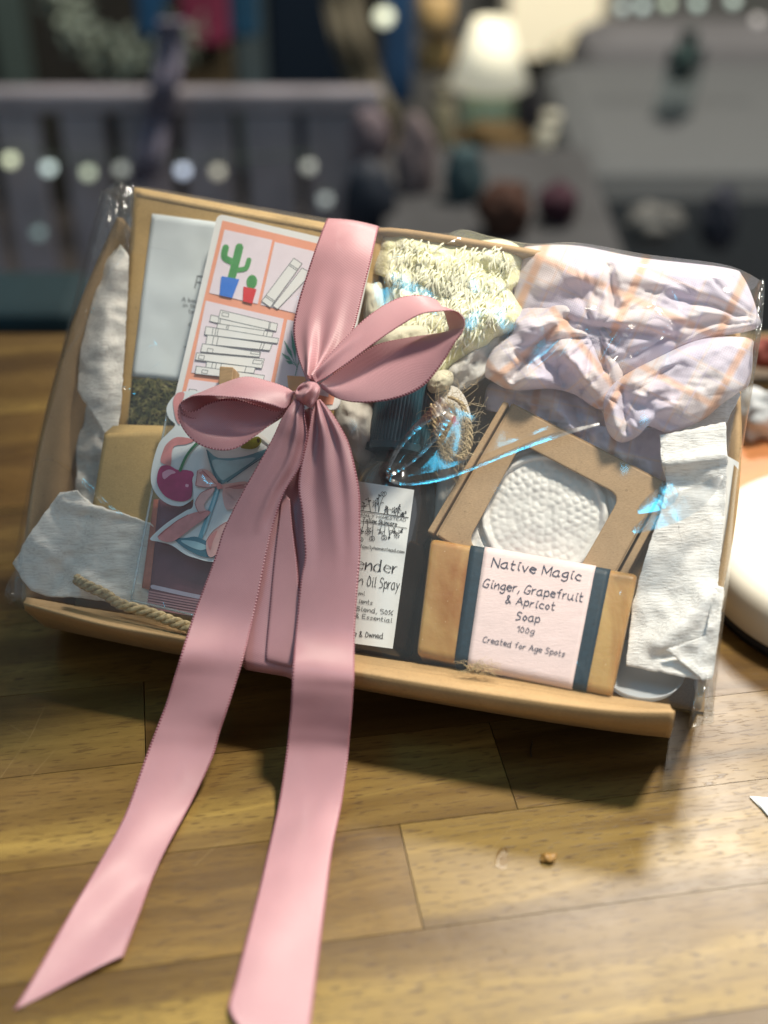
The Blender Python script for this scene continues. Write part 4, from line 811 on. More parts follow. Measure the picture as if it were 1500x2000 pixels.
# ---- tissue at the right, round lid
sheet([(1290, 853), (1420, 826), (1446, 770), (1440, 740), (1400, 770), (1330, 830)], -.014, .003, 'tissue_paper', 'creamy tissue scrap between plaid cloth and right box wall', TIS2, group='tissue paper lining the box')
mp_ = card([(1420, 890), (1443, 903), (1440, 950), (1416, 1140), (1400, 1140), (1402, 1000)], flat(-.002), .0008, 'paper_slip', WHT); tag(mp_, 'narrow stiff white paper slip along the right box wall', 'paper')
sheet([(1289, 850), (1330, 842), (1418, 825), (1421, 900), (1416, 1010), (1404, 1120), (1392, 1235), (1384, 1322), (1372, 1328), (1270, 1310), (1222, 1300), (1236, 1180), (1262, 1080), (1290, 1000), (1306, 930), (1291, 898)], .0005, .0011, 'tissue_paper', 'large crinkled white tissue sheet standing right of the soap bar', TIS2, group='tissue paper lining the box', rings=40,
      fold=lambda x, y: .004*ridge(x, y, (1300, 905), (1420, 890), 14)-.003*ridge(x, y, (1290, 930), (1400, 960), 20)+.004*ridge(x, y, (1290, 1260), (1395, 1160), 20)-.003*ridge(x, y, (1300, 1280), (1390, 1270), 12))
sheet([(1396, 1143), (1414, 1148), (1404, 1240), (1392, 1325), (1372, 1328), (1300, 1268), (1340, 1256), (1384, 1262)], .0035, .0022, 'tissue_paper', 'folded tissue corner over the right edge near the box bottom', TIS2, group='tissue paper lining the box')
rl = thing('round_dish', 'shallow frosted white round dish half hidden behind the soap bar', 'dish', P(1255, 1350, -.01))
dn = (BN*.75+BV*.65); dn /= np.linalg.norm(dn)
MB().lathe(P(1252, 1322, -.012), dn, [(0, .0005), (.0, .012), (.001, .0155), (.005, .0175), (.0055, .0172), (.002, .0150), (.0012, .0118), (.0012, .0004)], 48).build('dish_bowl', plain('frosted_white_plastic', (.60, .63, .66), .35, .5, .05, 60, trans=.4), rl)
# ---- wrapped soap bar
sp = Plane((841, 1048, .006), (1246, 1120, .006), (814, 1275, .0115)); SD = .020
sb = thing('soap_bar', 'amber soap bar in pale pink paper label with navy edges', 'soap', sp(1000, 1330, -.01))
fq = [np.array(q, float) for q in [(841, 1049), (1246, 1119), (1195, 1358), (813, 1277)]]
def fq_at(u, v): return fq[0]*(1-u)*(1-v)+fq[1]*u*(1-v)+fq[2]*u*v+fq[3]*(1-u)*v
def bar(u0, u1, mat, name, parent, gr, wob=0.):
    "rounded block between fractions u0..u1 of the bar's length, grown by gr metres"
    prof = []; tv = BV
    top = lambda u: sp(*fq_at(u, 0)); bot = lambda u: sp(*fq_at(u, 1)); r = .0035; V = []; K = 26; us_ = np.linspace(u0, u1, K)
    for u in us_:
        T, Bm = top(u), bot(u); up = (T-Bm)/np.linalg.norm(T-Bm); nn = sp.n
        for (cx_, cn) in ((T, 0), (Bm, 1)):
            pass
        ring = []
        for corner, sv, sn in ((T, 1, 1), (Bm, -1, 1), (Bm, -1, -1), (T, 1, -1)):
            c = corner-up*sv*r-nn*(r if sn > 0 else SD-r)
            for j in range(6):
                t = j/5*math.pi/2
                a = (math.pi/2-t) if (sv, sn) == (1, 1) else (0-t if (sv, sn) == (-1, 1) else (-math.pi/2-t if (sv, sn) == (-1, -1) else (math.pi-t)))
                rr = r+gr; ring.append(c+nn*math.cos(a)*rr+up*math.sin(a)*rr)
        V += [q+sp.n*wob*fbm(i*.35, u*14, 3) for i, q in enumerate(ring)]
    nR = 24; Fc = grid_faces(K, nR, True)+[tuple(range(nR))[::-1], tuple((K-1)*nR+i for i in range(nR))]
    o = mesh(name, V, Fc, mat, parent); return o
o = bar(0, 1, SOAP, 'soap_block', sb, 0, .0004); bevel(o, .0018, 3)
bar(.194, .870, NAVY, 'navy_band', sb, .0004); lab = bar(.262, .797, PINKP, 'paper_label', sb, .0008)
mb = MB(); so = .0011; Z6 = lambda x, y: (880+x/3.947, 1000+y/3.947)
for s, a, b, h, w in (('Native Magic', (317, 417), (1000, 527), 17.5, 2.0), ('Ginger, Grapefruit', (250, 578), (1014, 690), 16.5, 1.8), ('& Apricot', (422, 698), (798, 758), 15, 1.75), ('Soap', (502, 827), (684, 850), 15.5, 1.75), ('100g', (510, 924), (642, 942), 11.5, 1.25), ('Created for Age Spots', (247, 1000), (878, 1115), 11, 1.35)):
    write(mb, s, Z6(*a), Z6(*b), h, w, sp, so, slant=.05, jitter=.16)
mb.build('lettering', INKB, lab, False)
# ---- twine end, fluff
tw = MB(); q = cr([(148, 1130), (166, 1142), (205, 1160), (236, 1180), (290, 1196), (335, 1213), (385, 1232), (450, 1262)], 14); ft = lambda x, y, off=0.: P(x, y, .0125+.008*min(1, max(0, (x-140)/200))+off)
for s in range(3): tw.tube([ft(x, y, .0016*math.cos(i*.42+s*2.094))+BV*.0014*math.sin(i*.42+s*2.094) for i, (x, y) in enumerate(q)], .00125, 7)
rg = random.Random(2)
for i in range(260):
    x, y = q[rg.randrange(len(q))]; a = rg.uniform(0, 6.28); l = rg.uniform(6, 20); p = [(x, y), (x+l*.5*math.cos(a)+rg.uniform(-3, 3), y+l*.4*math.sin(a)), (x+l*math.cos(a), y+l*.6*math.sin(a)+rg.uniform(-3, 3))]; tw.tube([ft(a_, b_, .0025) for a_, b_ in cr(p, 3)], .00009, 3, .00005)
tag(tw.build('jute_twine', JUTE), 'frayed jute twine lying along the bottom left lip of the box', 'twine')
ff = MB(); fs = flat(.0150)
for i in range(60):
    x, y = 938+rg.gauss(0, 16), 1306+rg.gauss(0, 5); a = rg.uniform(-.9, .9)+(3.14 if rg.random() < .5 else 0); l = rg.uniform(12, 46); p = [(x, y), (x+l*.5*math.cos(a)+rg.uniform(-6, 6), y+l*.5*math.sin(a)+rg.uniform(-7, 3)), (x+l*math.cos(a), y+l*math.sin(a)*.5+rg.uniform(-5, 5))]
    ff.tube([fs(a_, b_, rg.uniform(0, .002)) for a_, b_ in cr(p, 4)], .00011, 3, .00006)
tag(ff.build('jute_fluff', plain('pale_fluff', (.62, .48, .28), .8, .2)), 'wisp of blond jute fluff at the foot of the pink soap label', 'fluff')
# ================================================================== CELLOPHANE
LE = [(198, 372), (172, 470), (120, 680), (72, 860), (44, 1000), (22, 1120), (16, 1182)]
RE = [(1493, 552), (1488, 640), (1470, 760), (1448, 900), (1428, 1100), (1408, 1260), (1392, 1400)]
le = cr(LE, 40); re = cr(RE, 40)
TE = cr([(198, 372), (262, 362), (420, 388), (640, 426), (740, 442), (860, 455), (905, 448), (960, 462), (1040, 476), (1130, 474), (1260, 496), (1420, 518), (1493, 552)], 30)
BE = cr([(16, 1182), (48, 1178), (200, 1203), (346, 1226), (520, 1258), (700, 1290), (1000, 1336), (1200, 1372), (1308, 1386), (1392, 1400)], 30)
def at(path, t):
    i = t*(len(path)-1); j = min(int(i), len(path)-2); return path[j]*(1-i+j)+path[j+1]*(i-j)
rngc = random.Random(4)
CRS = []   # crease lines: points, width px, height m
def crease(pts, w, h, k=8): CRS.append((cr(pts, k), w, h))
crease([(856, 792), (818, 818), (786, 856), (762, 905), (755, 930)], 11, .0017); crease([(866, 800), (852, 842), (822, 884), (785, 918), (757, 931)], 11, .0017)
crease([(756, 930), (772, 942), (800, 945), (850, 938), (905, 921), (1000, 882), (1080, 852), (1170, 826)], 10, .0016)
crease([(250, 486), (295, 484), (330, 490), (372, 520), (424, 548), (480, 560)], 7, .0009); crease([(225, 500), (190, 570), (176, 620)], 10, .0014); crease([(168, 600), (165, 640), (130, 690), (112, 720)], 10, .0014)
crease([(330, 545), (400, 585), (470, 590), (560, 575), (610, 560)], 5, .0006); crease([(222, 770), (262, 745), (330, 742)], 4, .0006); crease([(70, 900), (100, 900), (150, 935), (200, 985), (240, 1010)], 5, .0009)
crease([(235, 632), (262, 634)], 4, .0006); crease([(262, 690), (300, 672)], 4, .0006); crease([(225, 745), (262, 775)], 4, .0006)
crease([(1010, 590), (1060, 594), (1110, 596), (1165, 604)], 5, .0011); crease([(1182, 712), (1215, 660), (1240, 620), (1272, 596)], 7, .0022); crease([(1182, 712), (1240, 690), (1275, 670), (1312, 650), (1272, 596)], 5, .0016)
crease([(1120, 640), (1080, 690), (1040, 720)], 5, .0007); crease([(1150, 640), (1160, 700), (1170, 715)], 4, .0007); crease([(1130, 640), (1100, 700)], 4, .0006)
crease([(1448, 690), (1450, 760), (1456, 800)], 5, .0012); crease([(745, 495), (800, 492), (860, 480), (900, 460)], 4, .0008); crease([(720, 690), (730, 800), (722, 880)], 4, .0006)
crease([(880, 560), (860, 600), (900, 640)], 4, .0007); crease([(1120, 1340), (1130, 1300), (1142, 1330)], 5, .0006); crease([(880, 1300), (960, 1330), (1060, 1310)], 5, .0005)
for i in range(12):
    x, y = rngc.uniform(90, 1440), rngc.uniform(460, 1330); a = rngc.gauss(.6, .9); l = rngc.uniform(20, 90); crease([(x, y), (x+l*.5*math.cos(a)+rngc.uniform(-6, 6), y+l*.5*math.sin(a)), (x+l*math.cos(a), y+l*math.sin(a)+rngc.uniform(-10, 10))], rngc.uniform(3, 6), rngc.uniform(.0002, .0005), 4)
NU, NV = 380, 250; X = np.zeros((NV+1, NU+1)); Y = np.zeros_like(X); Nn = np.zeros_like(X)
for i in range(NV+1):
    t = i/NV; l, r = at(le, t), at(re, t)
    for j in range(NU+1):
        s = j/NU; tp_, bt = at(TE, s), at(BE, s)
        c = (1-t)*tp_+t*bt+(1-s)*l+s*r-((1-s)*(1-t)*le[0]+s*(1-t)*re[0]+(1-s)*t*le[-1]+s*t*re[-1]); X[i, j], Y[i, j] = c
        e = min(s*1370, (1-s)*1370); et = t*830; eb = (1-t)*830
        n0 = .0185*(1-math.exp(-(e+3)/38))*(1-math.exp(-(et+2)/34))*(1-.25*math.exp(-eb/30))
        Nn[i, j] = n0+(.0018*fbm(c[0]/190, c[1]/190, 2, 2)+.00025*fbm(c[0]/70, c[1]/90, 5, 2))*min(1, e/40, et/40)-.010*math.exp(-e/10)*(1-t)-.004*math.exp(-e/10)
for pts, w, h in CRS:
    x0, y0 = pts.min(0)-4*w; x1, y1 = pts.max(0)+4*w; m = (X > x0) & (X < x1) & (Y > y0) & (Y < y1)
    if not m.any(): continue
    q = np.stack([X[m], Y[m]], 1); best = np.full(len(q), 1e9); par = np.zeros(len(q))
    for k in range(len(pts)-1):
        a, b = pts[k], pts[k+1]; d = b-a; t = np.clip(((q-a)@d)/(d@d+1e-9), 0, 1); dd = np.linalg.norm(q-a-t[:, None]*d, axis=1); u = dd < best; best[u] = dd[u]; par[u] = (k+t[u])/(len(pts)-1)
    Nn[m] += h*np.exp(-(best/w)**2)*np.clip(np.minimum(par, 1-par)*8+.25, 0, 1)
V = [P(X[i, j], Y[i, j], Nn[i, j]) for i in range(NV+1) for j in range(NU+1)]
cw = thing('cellophane_wrap', 'clear crinkled cellophane wrapped around the whole gift box', 'cellophane', B(.15, 0, -.05))
mesh('front_film', V, [f[::-1] for f in grid_faces(NV+1, NU+1)], FILM, cw)
def skirt(row, fn, name):
    rows = [row]+[[fn(q, k/6) for q in row] for k in range(1, 7)]; mesh(name, np.vstack([np.array(r) for r in rows]), grid_faces(7, len(row)), FILM, cw)
G = lambda i, j: V[i*(NU+1)+j]
wob = lambda q, k: BU*.0012*fbm(q[1]*60, q[2]*60, k*2)
skirt([G(i, 0) for i in range(0, NV+1, 3)], lambda q, k: q-BN*.058*k+wob(q, k)*6*k, 'side_film')
skirt([G(i, NU) for i in range(0, NV+1, 3)], lambda q, k: q-BN*.058*k+wob(q, k)*5*k-BU*.004*k, 'side_film')
skirt([G(0, j) for j in range(0, NU+1, 4)], lambda q, k: q-BN*.050*k+BV*.002*k+wob(q, k)*3*k, 'top_film')
# strips added over the film, shaped to mirror the lamps as glints
FOLD = film('glint_film', (.98, .99, 1), .19, 7, .0, .05, 160); GLINTW = film('white_glint_film', (.98, .99, 1), .16, .9, .0, .12, 200)
BL0, BL1 = np.array([-.87, .44, 1.32]), np.array([.03, .44, 1.32]); KL = TG+KD*2.6
def film_n(x, y):
    j = np.argmin((X-x)**2+(Y-y)**2); return Nn.flat[j]
def facet(pts, w, name='glint_strip', toward='blue', lift=.0012, m=None, k=8, nc=6, curve=.022, rough=0.):
    q = cr(pts, k); n_ = len(q); ws = cr([(v, 0) for v in w], max(2, int(n_/max(1, len(w)-1))+1))[:, 0] if hasattr(w, '__len__') else np.full(n_, w); ws = np.interp(np.linspace(0, 1, n_), np.linspace(0, 1, len(ws)), ws); C_ = [P(x, y, film_n(x, y)+lift) for x, y in q]; V_ = []
    for i in range(n_):
        c_ = C_[i]; pd = C_[min(i+1, n_-1)]-C_[max(i-1, 0)]; pd /= np.linalg.norm(pd); vd = CAM-c_; vd /= np.linalg.norm(vd); best = None
        for t in (np.linspace(0, 1, 31) if toward == 'blue' else (0,)):
            ld = (BL0*(1-t)+BL1*t if toward == 'blue' else KL)-c_; ld /= np.linalg.norm(ld); h = vd+ld; h /= np.linalg.norm(h); s_ = abs(h.dot(pd))
            if best is None or s_ < best[0]: best = (s_, h)
        h = best[1]; t_ = np.cross(h, pd); t_ /= np.linalg.norm(t_); ww = ws[i]*(.00034 if toward == 'blue' else .00024)
        for j in range(nc+1):
            u = j/nc-.5; V_.append(c_+t_*u*ww-h*(u*u*4)*ww*curve+h*rough*fbm(q[i][0]/7, q[i][1]/7+u*2, 3))
    return mesh(name, V_, grid_faces(n_, nc+1), m or FOLD, cw)
facet([(872, 786), (846, 806), (812, 836), (782, 870), (763, 905), (755, 930)], [22, 16, 10, 7, 5, 4]); facet([(878, 796), (858, 838), (838, 866), (806, 898), (780, 917), (757, 931)], [20, 13, 9, 7, 5, 4])
facet([(756, 930), (770, 941), (800, 945), (850, 938), (905, 921), (1000, 882), (1080, 852), (1170, 828)], [4, 5, 4, 5, 5, 6, 8, 3])
facet([(74, 905), (100, 898), (146, 930), (200, 980), (236, 1012)], [2, 4, 3, 3, 1.5], **dict(toward='key', m=GLINTW))
facet([(1246, 1000), (1276, 982), (1304, 966), (1326, 952)], [6, 24, 26, 8]); facet([(1236, 1038), (1286, 1012), (1336, 984), (1380, 956), (1410, 928)], [6, 26, 34, 22, 4]); facet([(1290, 962), (1302, 952), (1312, 944)], [8, 20, 8])
WN = dict(toward='key', m=GLINTW)
facet([(238, 500), (212, 535), (192, 580), (180, 620)], [3, 6, 5, 2], **WN); facet([(168, 604), (163, 640), (136, 680), (116, 706), (108, 730)], [2, 5, 6, 5, 2], **WN); facet([(258, 486), (295, 484), (330, 490)], [1, 2, 1], **WN)
facet([(1012, 590), (1060, 594), (1110, 596), (1166, 605)], [1, 3.5, 4, 1], **WN); facet([(1182, 712), (1205, 676), (1232, 640), (1262, 606), (1272, 596)], [3, 10, 12, 8, 2], **WN); facet([(1190, 714), (1232, 696), (1272, 672), (1308, 652)], [2, 6, 6, 2], **WN)
facet([(1130, 648), (1108, 680), (1075, 708)], [1, 2.4, 1], **WN); facet([(1150, 648), (1156, 682), (1164, 712)], [1, 2, 1], **WN); facet([(1452, 700), (1448, 745), (1456, 800)], [2, 5, 2], **WN)
facet([(276, 690), (302, 673)], [2, 3, 1], **WN); facet([(288, 724), (306, 712), (316, 704)], [1, 2.4, 1], **WN); facet([(238, 634), (262, 632)], [1.5, 2.2, 1], **WN); facet([(226, 746), (246, 762), (262, 770)], [1, 2.6, 1], **WN)
facet([(748, 494), (800, 491), (862, 480), (905, 458)], [.8, 2, 2, .8], **WN); facet([(722, 800), (719, 850), (727, 880)], [1, 2.6, 1], **WN)
facet([(208, 395), (214, 425), (204, 460), (192, 500)], [3, 7, 6, 2], **WN); facet([(222, 380), (228, 405), (222, 430)], [2, 5, 2], **WN); facet([(1484, 570), (1478, 650), (1466, 740)], [1.5, 3, 1], **WN)
facet([(1352, 1420), (1366, 1413), (1388, 1410)], [2, 5, 2], lift=.006, **WN)
# gathered corners
def crumple(outline, n0, h, amp, sc, name, rings=26, k=6, seed=0):
    return pillow(outline, flat(n0), h, lambda x, y: amp*(abs(fbm(x/sc, y/(sc*2.2), seed, 3))*2-.5), rings=rings, k=k, name=name, mat=TUFT, parent=cw, e=.5, back=.001)
crumple([(222, 356), (248, 360), (262, 385), (258, 440), (246, 490), (232, 470), (214, 475), (186, 520), (178, 490), (196, 420), (204, 375)], -.004, .008, .010, 13, 'gathered_corner')
crumple([(252, 372), (262, 368), (262, 480), (244, 486)], -.006, .003, .004, 18, 'gathered_corner', 12, 5, 3)
crumple([(1372, 1322), (1390, 1318), (1394, 1370), (1392, 1412), (1372, 1416), (1346, 1424), (1352, 1380)], .004, .004, .007, 14, 'gathered_corner', 22, 6, 5)
crumple([(44, 1060), (48, 1120), (50, 1188), (36, 1180), (10, 1170), (14, 1140), (30, 1110)], .002, .003, .006, 14, 'gathered_corner', 18, 6, 7)
crumple([(1481, 560), (1494, 552), (1488, 640), (1472, 740), (1462, 760), (1474, 660)], -.001, .003, .005, 14, 'gathered_corner', 18, 6, 8)
# ================================================================== RIBBON
rb = thing('satin_ribbon', 'dusty pink satin ribbon tied in a bow around the cellophane, tails on the table', 'ribbon', P(640, 1300, .02))
Z3 = lambda x, y: (480+x/2.885, 400+y/2.885)
Z4 = lambda x, y: (260+x/3, 1080+y/3)
def pt(q, d):
    k, v = d; return P(q[0], q[1], v) if k == 'n' else PZ(q[0], q[1], v)
def ribbon(rows, name, k=8, nc=16, bulge=None, folds=None, t=.0003, par=rb, width=.026):
    "rows: ((left pixel), (right pixel), left depth, right depth)"
    Lw = cr([pt(r[0], r[2]) for r in rows], k); Rw = cr([pt(r[1], r[3]) for r in rows], k); n = len(Lw); V = []; U = []; mid = (Lw+Rw)/2
    ln = np.concatenate([[0], np.cumsum(np.linalg.norm(np.diff(mid, axis=0), axis=1))])/width
    for i in range(n):
        T = np.gradient(mid, axis=0)[i] if n > 2 else mid[1]-mid[0]; wv = Rw[i]-Lw[i]; nn = np.cross(T, wv); nn /= np.linalg.norm(nn)+1e-12
        vd = CAM-mid[i]
        if nn.dot(vd) < 0: nn = -nn
        if bulge == 'keep': pass
        s = i/(n-1)
        for j in range(nc+1):
            u = j/nc; z = 0
            if folds: z = folds(s, u)
            V.append(Lw[i]*(1-u)+Rw[i]*u+nn*z); U.append((u, ln[i]))
    o = mesh(name, V, grid_faces(n, nc+1), SAT, par, U); return solid(o, t, 0)
nd = lambda v: ('n', v)
zd = lambda v: ('z', v)
def R(l, r, a, b=None): return (l, r, a, b if b is not None else a)
bandrows = [R((646, 450), (744, 466), nd(-.03)), R((643, 432), (742, 447), nd(-.012)), R((640, 427), (740, 443), nd(.004)), R((634, 438), (737, 455), nd(.014)), R((618, 480), (727, 500), nd(.021)), R((598, 540), (712, 560), nd(.0225)), R((580, 600), (700, 610), nd(.023)), R((573, 645), (690, 645), nd(.0235)), R((580, 690), (668, 688), nd(.025)), R((592, 725), (640, 722), nd(.028)), R((601, 750), (618, 748), nd(.031))]
ribbon(bandrows, 'band', 10, 24, folds=lambda s, u: .0045*max(0, (s-.45)/.55)**1.3*(math.exp(-((u-.30)/.10)**2)+.9*math.exp(-((u-.70)/.09)**2)-.6*math.exp(-((u-.5)/.08)**2))+.0015*math.sin(math.pi*u)*min(1, s*3))
lowrows = [R((572, 800), (612, 800), nd(.021)), R((555, 870), (628, 880), nd(.021)), R((520, 980), (640, 985), nd(.022)), R((500, 1080), (645, 1100), nd(.0225)), R((488, 1180), (645, 1190), nd(.0235)), R((478, 1255), (640, 1275), nd(.0255)), R((475, 1279), (638, 1302), nd(.0258)), R((475, 1294), (636, 1320), nd(.0250)), R((478, 1304), (634, 1330), nd(.0215)), R((482, 1308), (634, 1334), nd(.012))]
ribbon(lowrows, 'band', 9, 18, folds=lambda s, u: .0022*math.sin(u*9)*(1-s)+.0012*math.exp(-((u-.62)/.06)**2))
ribbon([R((552, 960), (566, 975), nd(.0245)), R((545, 1020), (572, 1040), nd(.0248)), R((535, 1100), (581, 1110), nd(.0245)), R((528, 1180), (584, 1185), nd(.0255)), R((520, 1270), (574, 1284), nd(.0275)), R((520, 1291), (572, 1303), nd(.0265))], 'band', 8, 10)
def rows3(l): return [R(Z3(*a), Z3(*b), nd(c), nd(d)) for a, b, c, d in l]
ribbon(rows3([((360, 985), (400, 1000), .030, .031), ((440, 880), (465, 965), .031, .034), ((560, 750), (600, 872), .031, .0365), ((700, 620), (735, 772), .031, .038), ((850, 530), (868, 682), .030, .040), ((975, 511), (985, 617), .029, .043), ((1070, 535), (1090, 600), .027, .045), ((1114, 596), (1185, 600), .0255, .047), ((1135, 655), (1231, 648), .024, .0475), ((1140, 714), (1222, 715), .0235, .0465), ((1060, 728), (1172, 785), .0235, .044), ((900, 752), (1100, 905), .0235, .040), ((740, 788), (990, 1030), .024, .036), ((610, 868), (830, 1096), .025, .033), ((500, 950), (650, 1115), .027, .031), ((440, 995), (520, 1092), .0285, .030), ((412, 1010), (425, 1032), .029, .030)]), 'loop', 9, 22, folds=lambda s, u: .0016*math.sin(math.pi*u)*(1 if s > .55 else -.3)+.003*math.exp(-((u-.35)/.14)**2)*max(0, 1-s*6))
def rows1(l): return [R(Z1(*a), Z1(*b), nd(c), nd(d)) for a, b, c, d in l]
ribbon(rows1([((960, 258), (935, 305), .031, .032), ((900, 215), (885, 370), .0305, .035), ((780, 172), (785, 342), .030, .038), ((600, 135), (610, 300), .029, .041), ((420, 188), (430, 280), .028, .0435), ((285, 243), (300, 272), .0275, .0445), ((185, 288), (205, 280), .0275, .0445), ((118, 330), (130, 318), .028, .044)]), 'loop', 9, 18, folds=lambda s, u: .0022*math.sin(math.pi*u)*(1-s)+.003*math.exp(-((u-.5)/.2)**2)*max(0, 1-s*7))
ribbon(rows1([((118, 332), (108, 345), .0435, .043), ((150, 378), (106, 425), .0425, .0425), ((228, 384), (148, 525), .039, .042), ((330, 326), (235, 615), .0345, .0415), ((440, 296), (370, 667), .031, .0405), ((560, 300), (520, 660), .029, .038), ((700, 346), (680, 560), .029, .035), ((840, 385), (825, 440), .030, .0325), ((930, 310), (925, 330), .031, .031)]), 'loop', 9, 24, folds=lambda s, u: -.0045*math.sin(math.pi*u)*math.sin(math.pi*s)**.7)
ribbon(rows1([((930, 300), (930, 330), .0295, .0295), ((860, 350), (860, 405), .0275, .0275), ((700, 305), (700, 372), .026, .026), ((560, 280), (560, 345), .026, .0265), ((430, 268), (440, 350), .027, .0285), ((310, 262), (330, 385), .029, .031), ((215, 270), (235, 440), .0335, .036), ((135, 312), (142, 410), .0405, .0405), ((114, 335), (112, 360), .0430, .0422)]), 'loop', 6, 10)
tl = [R(Z1(965, 292), Z1(1030, 345), nd(.033)), R(Z1(905, 375), Z1(1030, 430), nd(.034)), R(Z1(850, 470), Z1(1045, 550), nd(.0335)), R(Z1(800, 580), Z1(1030, 650), nd(.032)), R(Z1(690, 780), Z1(990, 800), nd(.0305)), R(Z1(560, 1010), Z1(880, 985), nd(.029)), R(Z1(440, 1250), Z1(800, 1230), nd(.0275)), R((421, 1085), (521, 1080), nd(.0278)), R((401, 1140), (507, 1150), nd(.0282)), R((381, 1195), (493, 1213), nd(.0290)), R((357, 1270), (478, 1277), zd(.0500)), R((340, 1322), (463, 1330), zd(.041)), R((323, 1375), (445, 1387), zd(.0310)), R((303, 1427), (430, 1430), zd(.0222)), R((283, 1480), (415, 1480), zd(.0146)), R((245, 1590), (378, 1556), zd(.0052), zd(.0070)), R((200, 1680), (328, 1645), zd(.0016), zd(.0052)), R((150, 1765), (296, 1718), zd(.0030), zd(.0022)), R((100, 1850), (270, 1792), zd(.0016), zd(.0036)), R((62, 1912), (255, 1835), zd(.0014), zd(.0024)), R((25, 1970), (242, 1870), zd(.0012), zd(.0016))]
ribbon(tl, 'tail', 8, 24, folds=lambda s, u: .0050*max(0, 1-s*3.2)**.7*(math.exp(-((u-.72)/.10)**2)-.6*math.exp(-((u-.90)/.07)**2)+.5*math.exp(-((u-.3)/.2)**2))*min(1, s*16)+.0011*math.sin(u*4+s*17)*min(1, max(0, (s-.30)/.2))**2)
tr_ = [R(Z1(1105, 310), Z1(1145, 300), nd(.032)), R(Z1(1080, 420), Z1(1230, 400), nd(.0325)), R(Z1(1060, 530), Z1(1312, 530), nd(.032)), R(Z1(1035, 640), Z1(1362, 640), nd(.031)), R(Z1(1000, 800), Z1(1405, 810), nd(.030)), R(Z1(985, 950), Z1(1436, 980), nd(.029)), R(Z1(1010, 1130), Z1(1440, 1130), nd(.0285)), R(Z1(1022, 1280), Z1(1440, 1300), nd(.028)), R((595, 1090), (704, 1085), nd(.0278)), R((587, 1135), (699, 1147), nd(.0280)), R((578, 1230), (693, 1238), nd(.0288)), R((573, 1297), (692, 1312), zd(.0515)), R((571, 1340), (689, 1352), zd(.0450)), R((568, 1385), (686, 1398), zd(.0355)), R((563, 1430), (683, 1438), zd(.0262)), R((558, 1475), (680, 1478), zd(.0182)), R((545, 1560), (668, 1570), zd(.0078), zd(.0074)), R((525, 1650), (650, 1660), zd(.0030), zd(.0044)), R((505, 1740), (638, 1750), zd(.0016), zd(.0030)), R((480, 1840), (625, 1850), zd(.0022), zd(.0022)), R((460, 1920), (615, 1930), zd(.0016), zd(.0020)), R((447, 1972), (605, 2010), zd(.0016), zd(.0016)), R((468, 2010), (600, 2060), zd(.0014), zd(.0014))]
ribbon(tr_, 'tail', 8, 24, folds=lambda s, u: .0048*max(0, 1-s*2.4)*(math.exp(-((u-.42-s*.5)/.13)**2)-.8*math.exp(-((u-.22)/.12)**2)+.8*math.exp(-((u-.85)/.10)**2))*min(1, s*14)+.0011*math.sin(u*3+s*15)*min(1, max(0, (s-.30)/.2))**2)
ks = flat(.031)
kn = pillow(z1([(958, 270), (972, 225), (1000, 190), (1050, 165), (1110, 175), (1143, 205), (1146, 245), (1125, 300), (1085, 362), (1040, 345), (990, 312)]), ks, .009, lambda x, y: .0016*math.sin((x*1.0+y*.55)/4.6)+.001*math.sin((x*.5+y)/7.)-.004*ridge(x, y, Z1(985, 235), Z1(1040, 212), 5), rings=24, name='knot', mat=SAT, parent=rb, e=.5, back=.012, uvs=lambda x, y: (.2+((x-575)*.8+(y-745)*.5)/100, ((y-745)-(x-575)*.5)/60))
# ================================================================== SMALL THINGS ON THE TABLE
rg = random.Random(9)
cc = PZ(1070, 1675, .0012); bm = bmesh.new(); bmesh.ops.create_icosphere(bm, subdivisions=3, radius=.0024)
for v in bm.verts: v.co *= 1+.45*fbm(v.co.x*500, v.co.y*500, v.co.z*500, 3); v.co.z *= .7
Vv = [np.array(v.co)*np.array([1.15, 1, 1])+cc for v in bm.verts]; Ff = [[v.index for v in f.verts] for f in bm.faces]; bm.free()
tag(mesh('crumb', Vv, Ff, plain('brown_crumb', (.30, .16, .04), .5, .5, .4, 700)), 'small brown crumb on the pale table plank', 'crumb')
gd = pillow([(968, 1672), (978, 1656), (990, 1658), (991, 1690), (982, 1700), (968, 1690)], lambda x, y, off=0: PZ(x, y, off+.0001), .0003, lambda x, y: .0002*fbm(x/5, y/5, 2), rings=14, name='glue_drip', mat=film('dried_glue', (.90, .86, .78), .18, .8, .0, .4, 300), back=.0)
tag(gd, 'dried clear glue spot beside the crumb on the table', 'glue spot')
fb = MB().tube([PZ(x, y, .0006) for x, y in cr([(1038, 1478), (1036, 1465), (1040, 1448)], 5)], .0003, 5).build('splinter', plain('dark_splinter', (.03, .02, .012))); tag(fb, 'tiny dark splinter on the table below the box lip', 'splinter')
for i, (a, b) in enumerate((((20, 1415), (60, 1440)), ((38, 1470), (110, 1330)),)):
    pass
ps_ = thing('paper_scrap', 'white striped paper corner lying at the right edge of the table', 'paper', PZ(1500, 1580, .0005))
card([(1464, 1555), (1560, 1562), (1575, 1650), (1520, 1612)], TAB, .0004, 'paper_sheet', WHT, ps_, .0008)
mb = MB()
for i in range(9): mb.stroke([(1474+i*9, 1560+i*1.2), (1500+i*8, 1592+i*5)], 1.6, TAB, .00095)
mb.build('stripe_print', GREY, ps_, False)
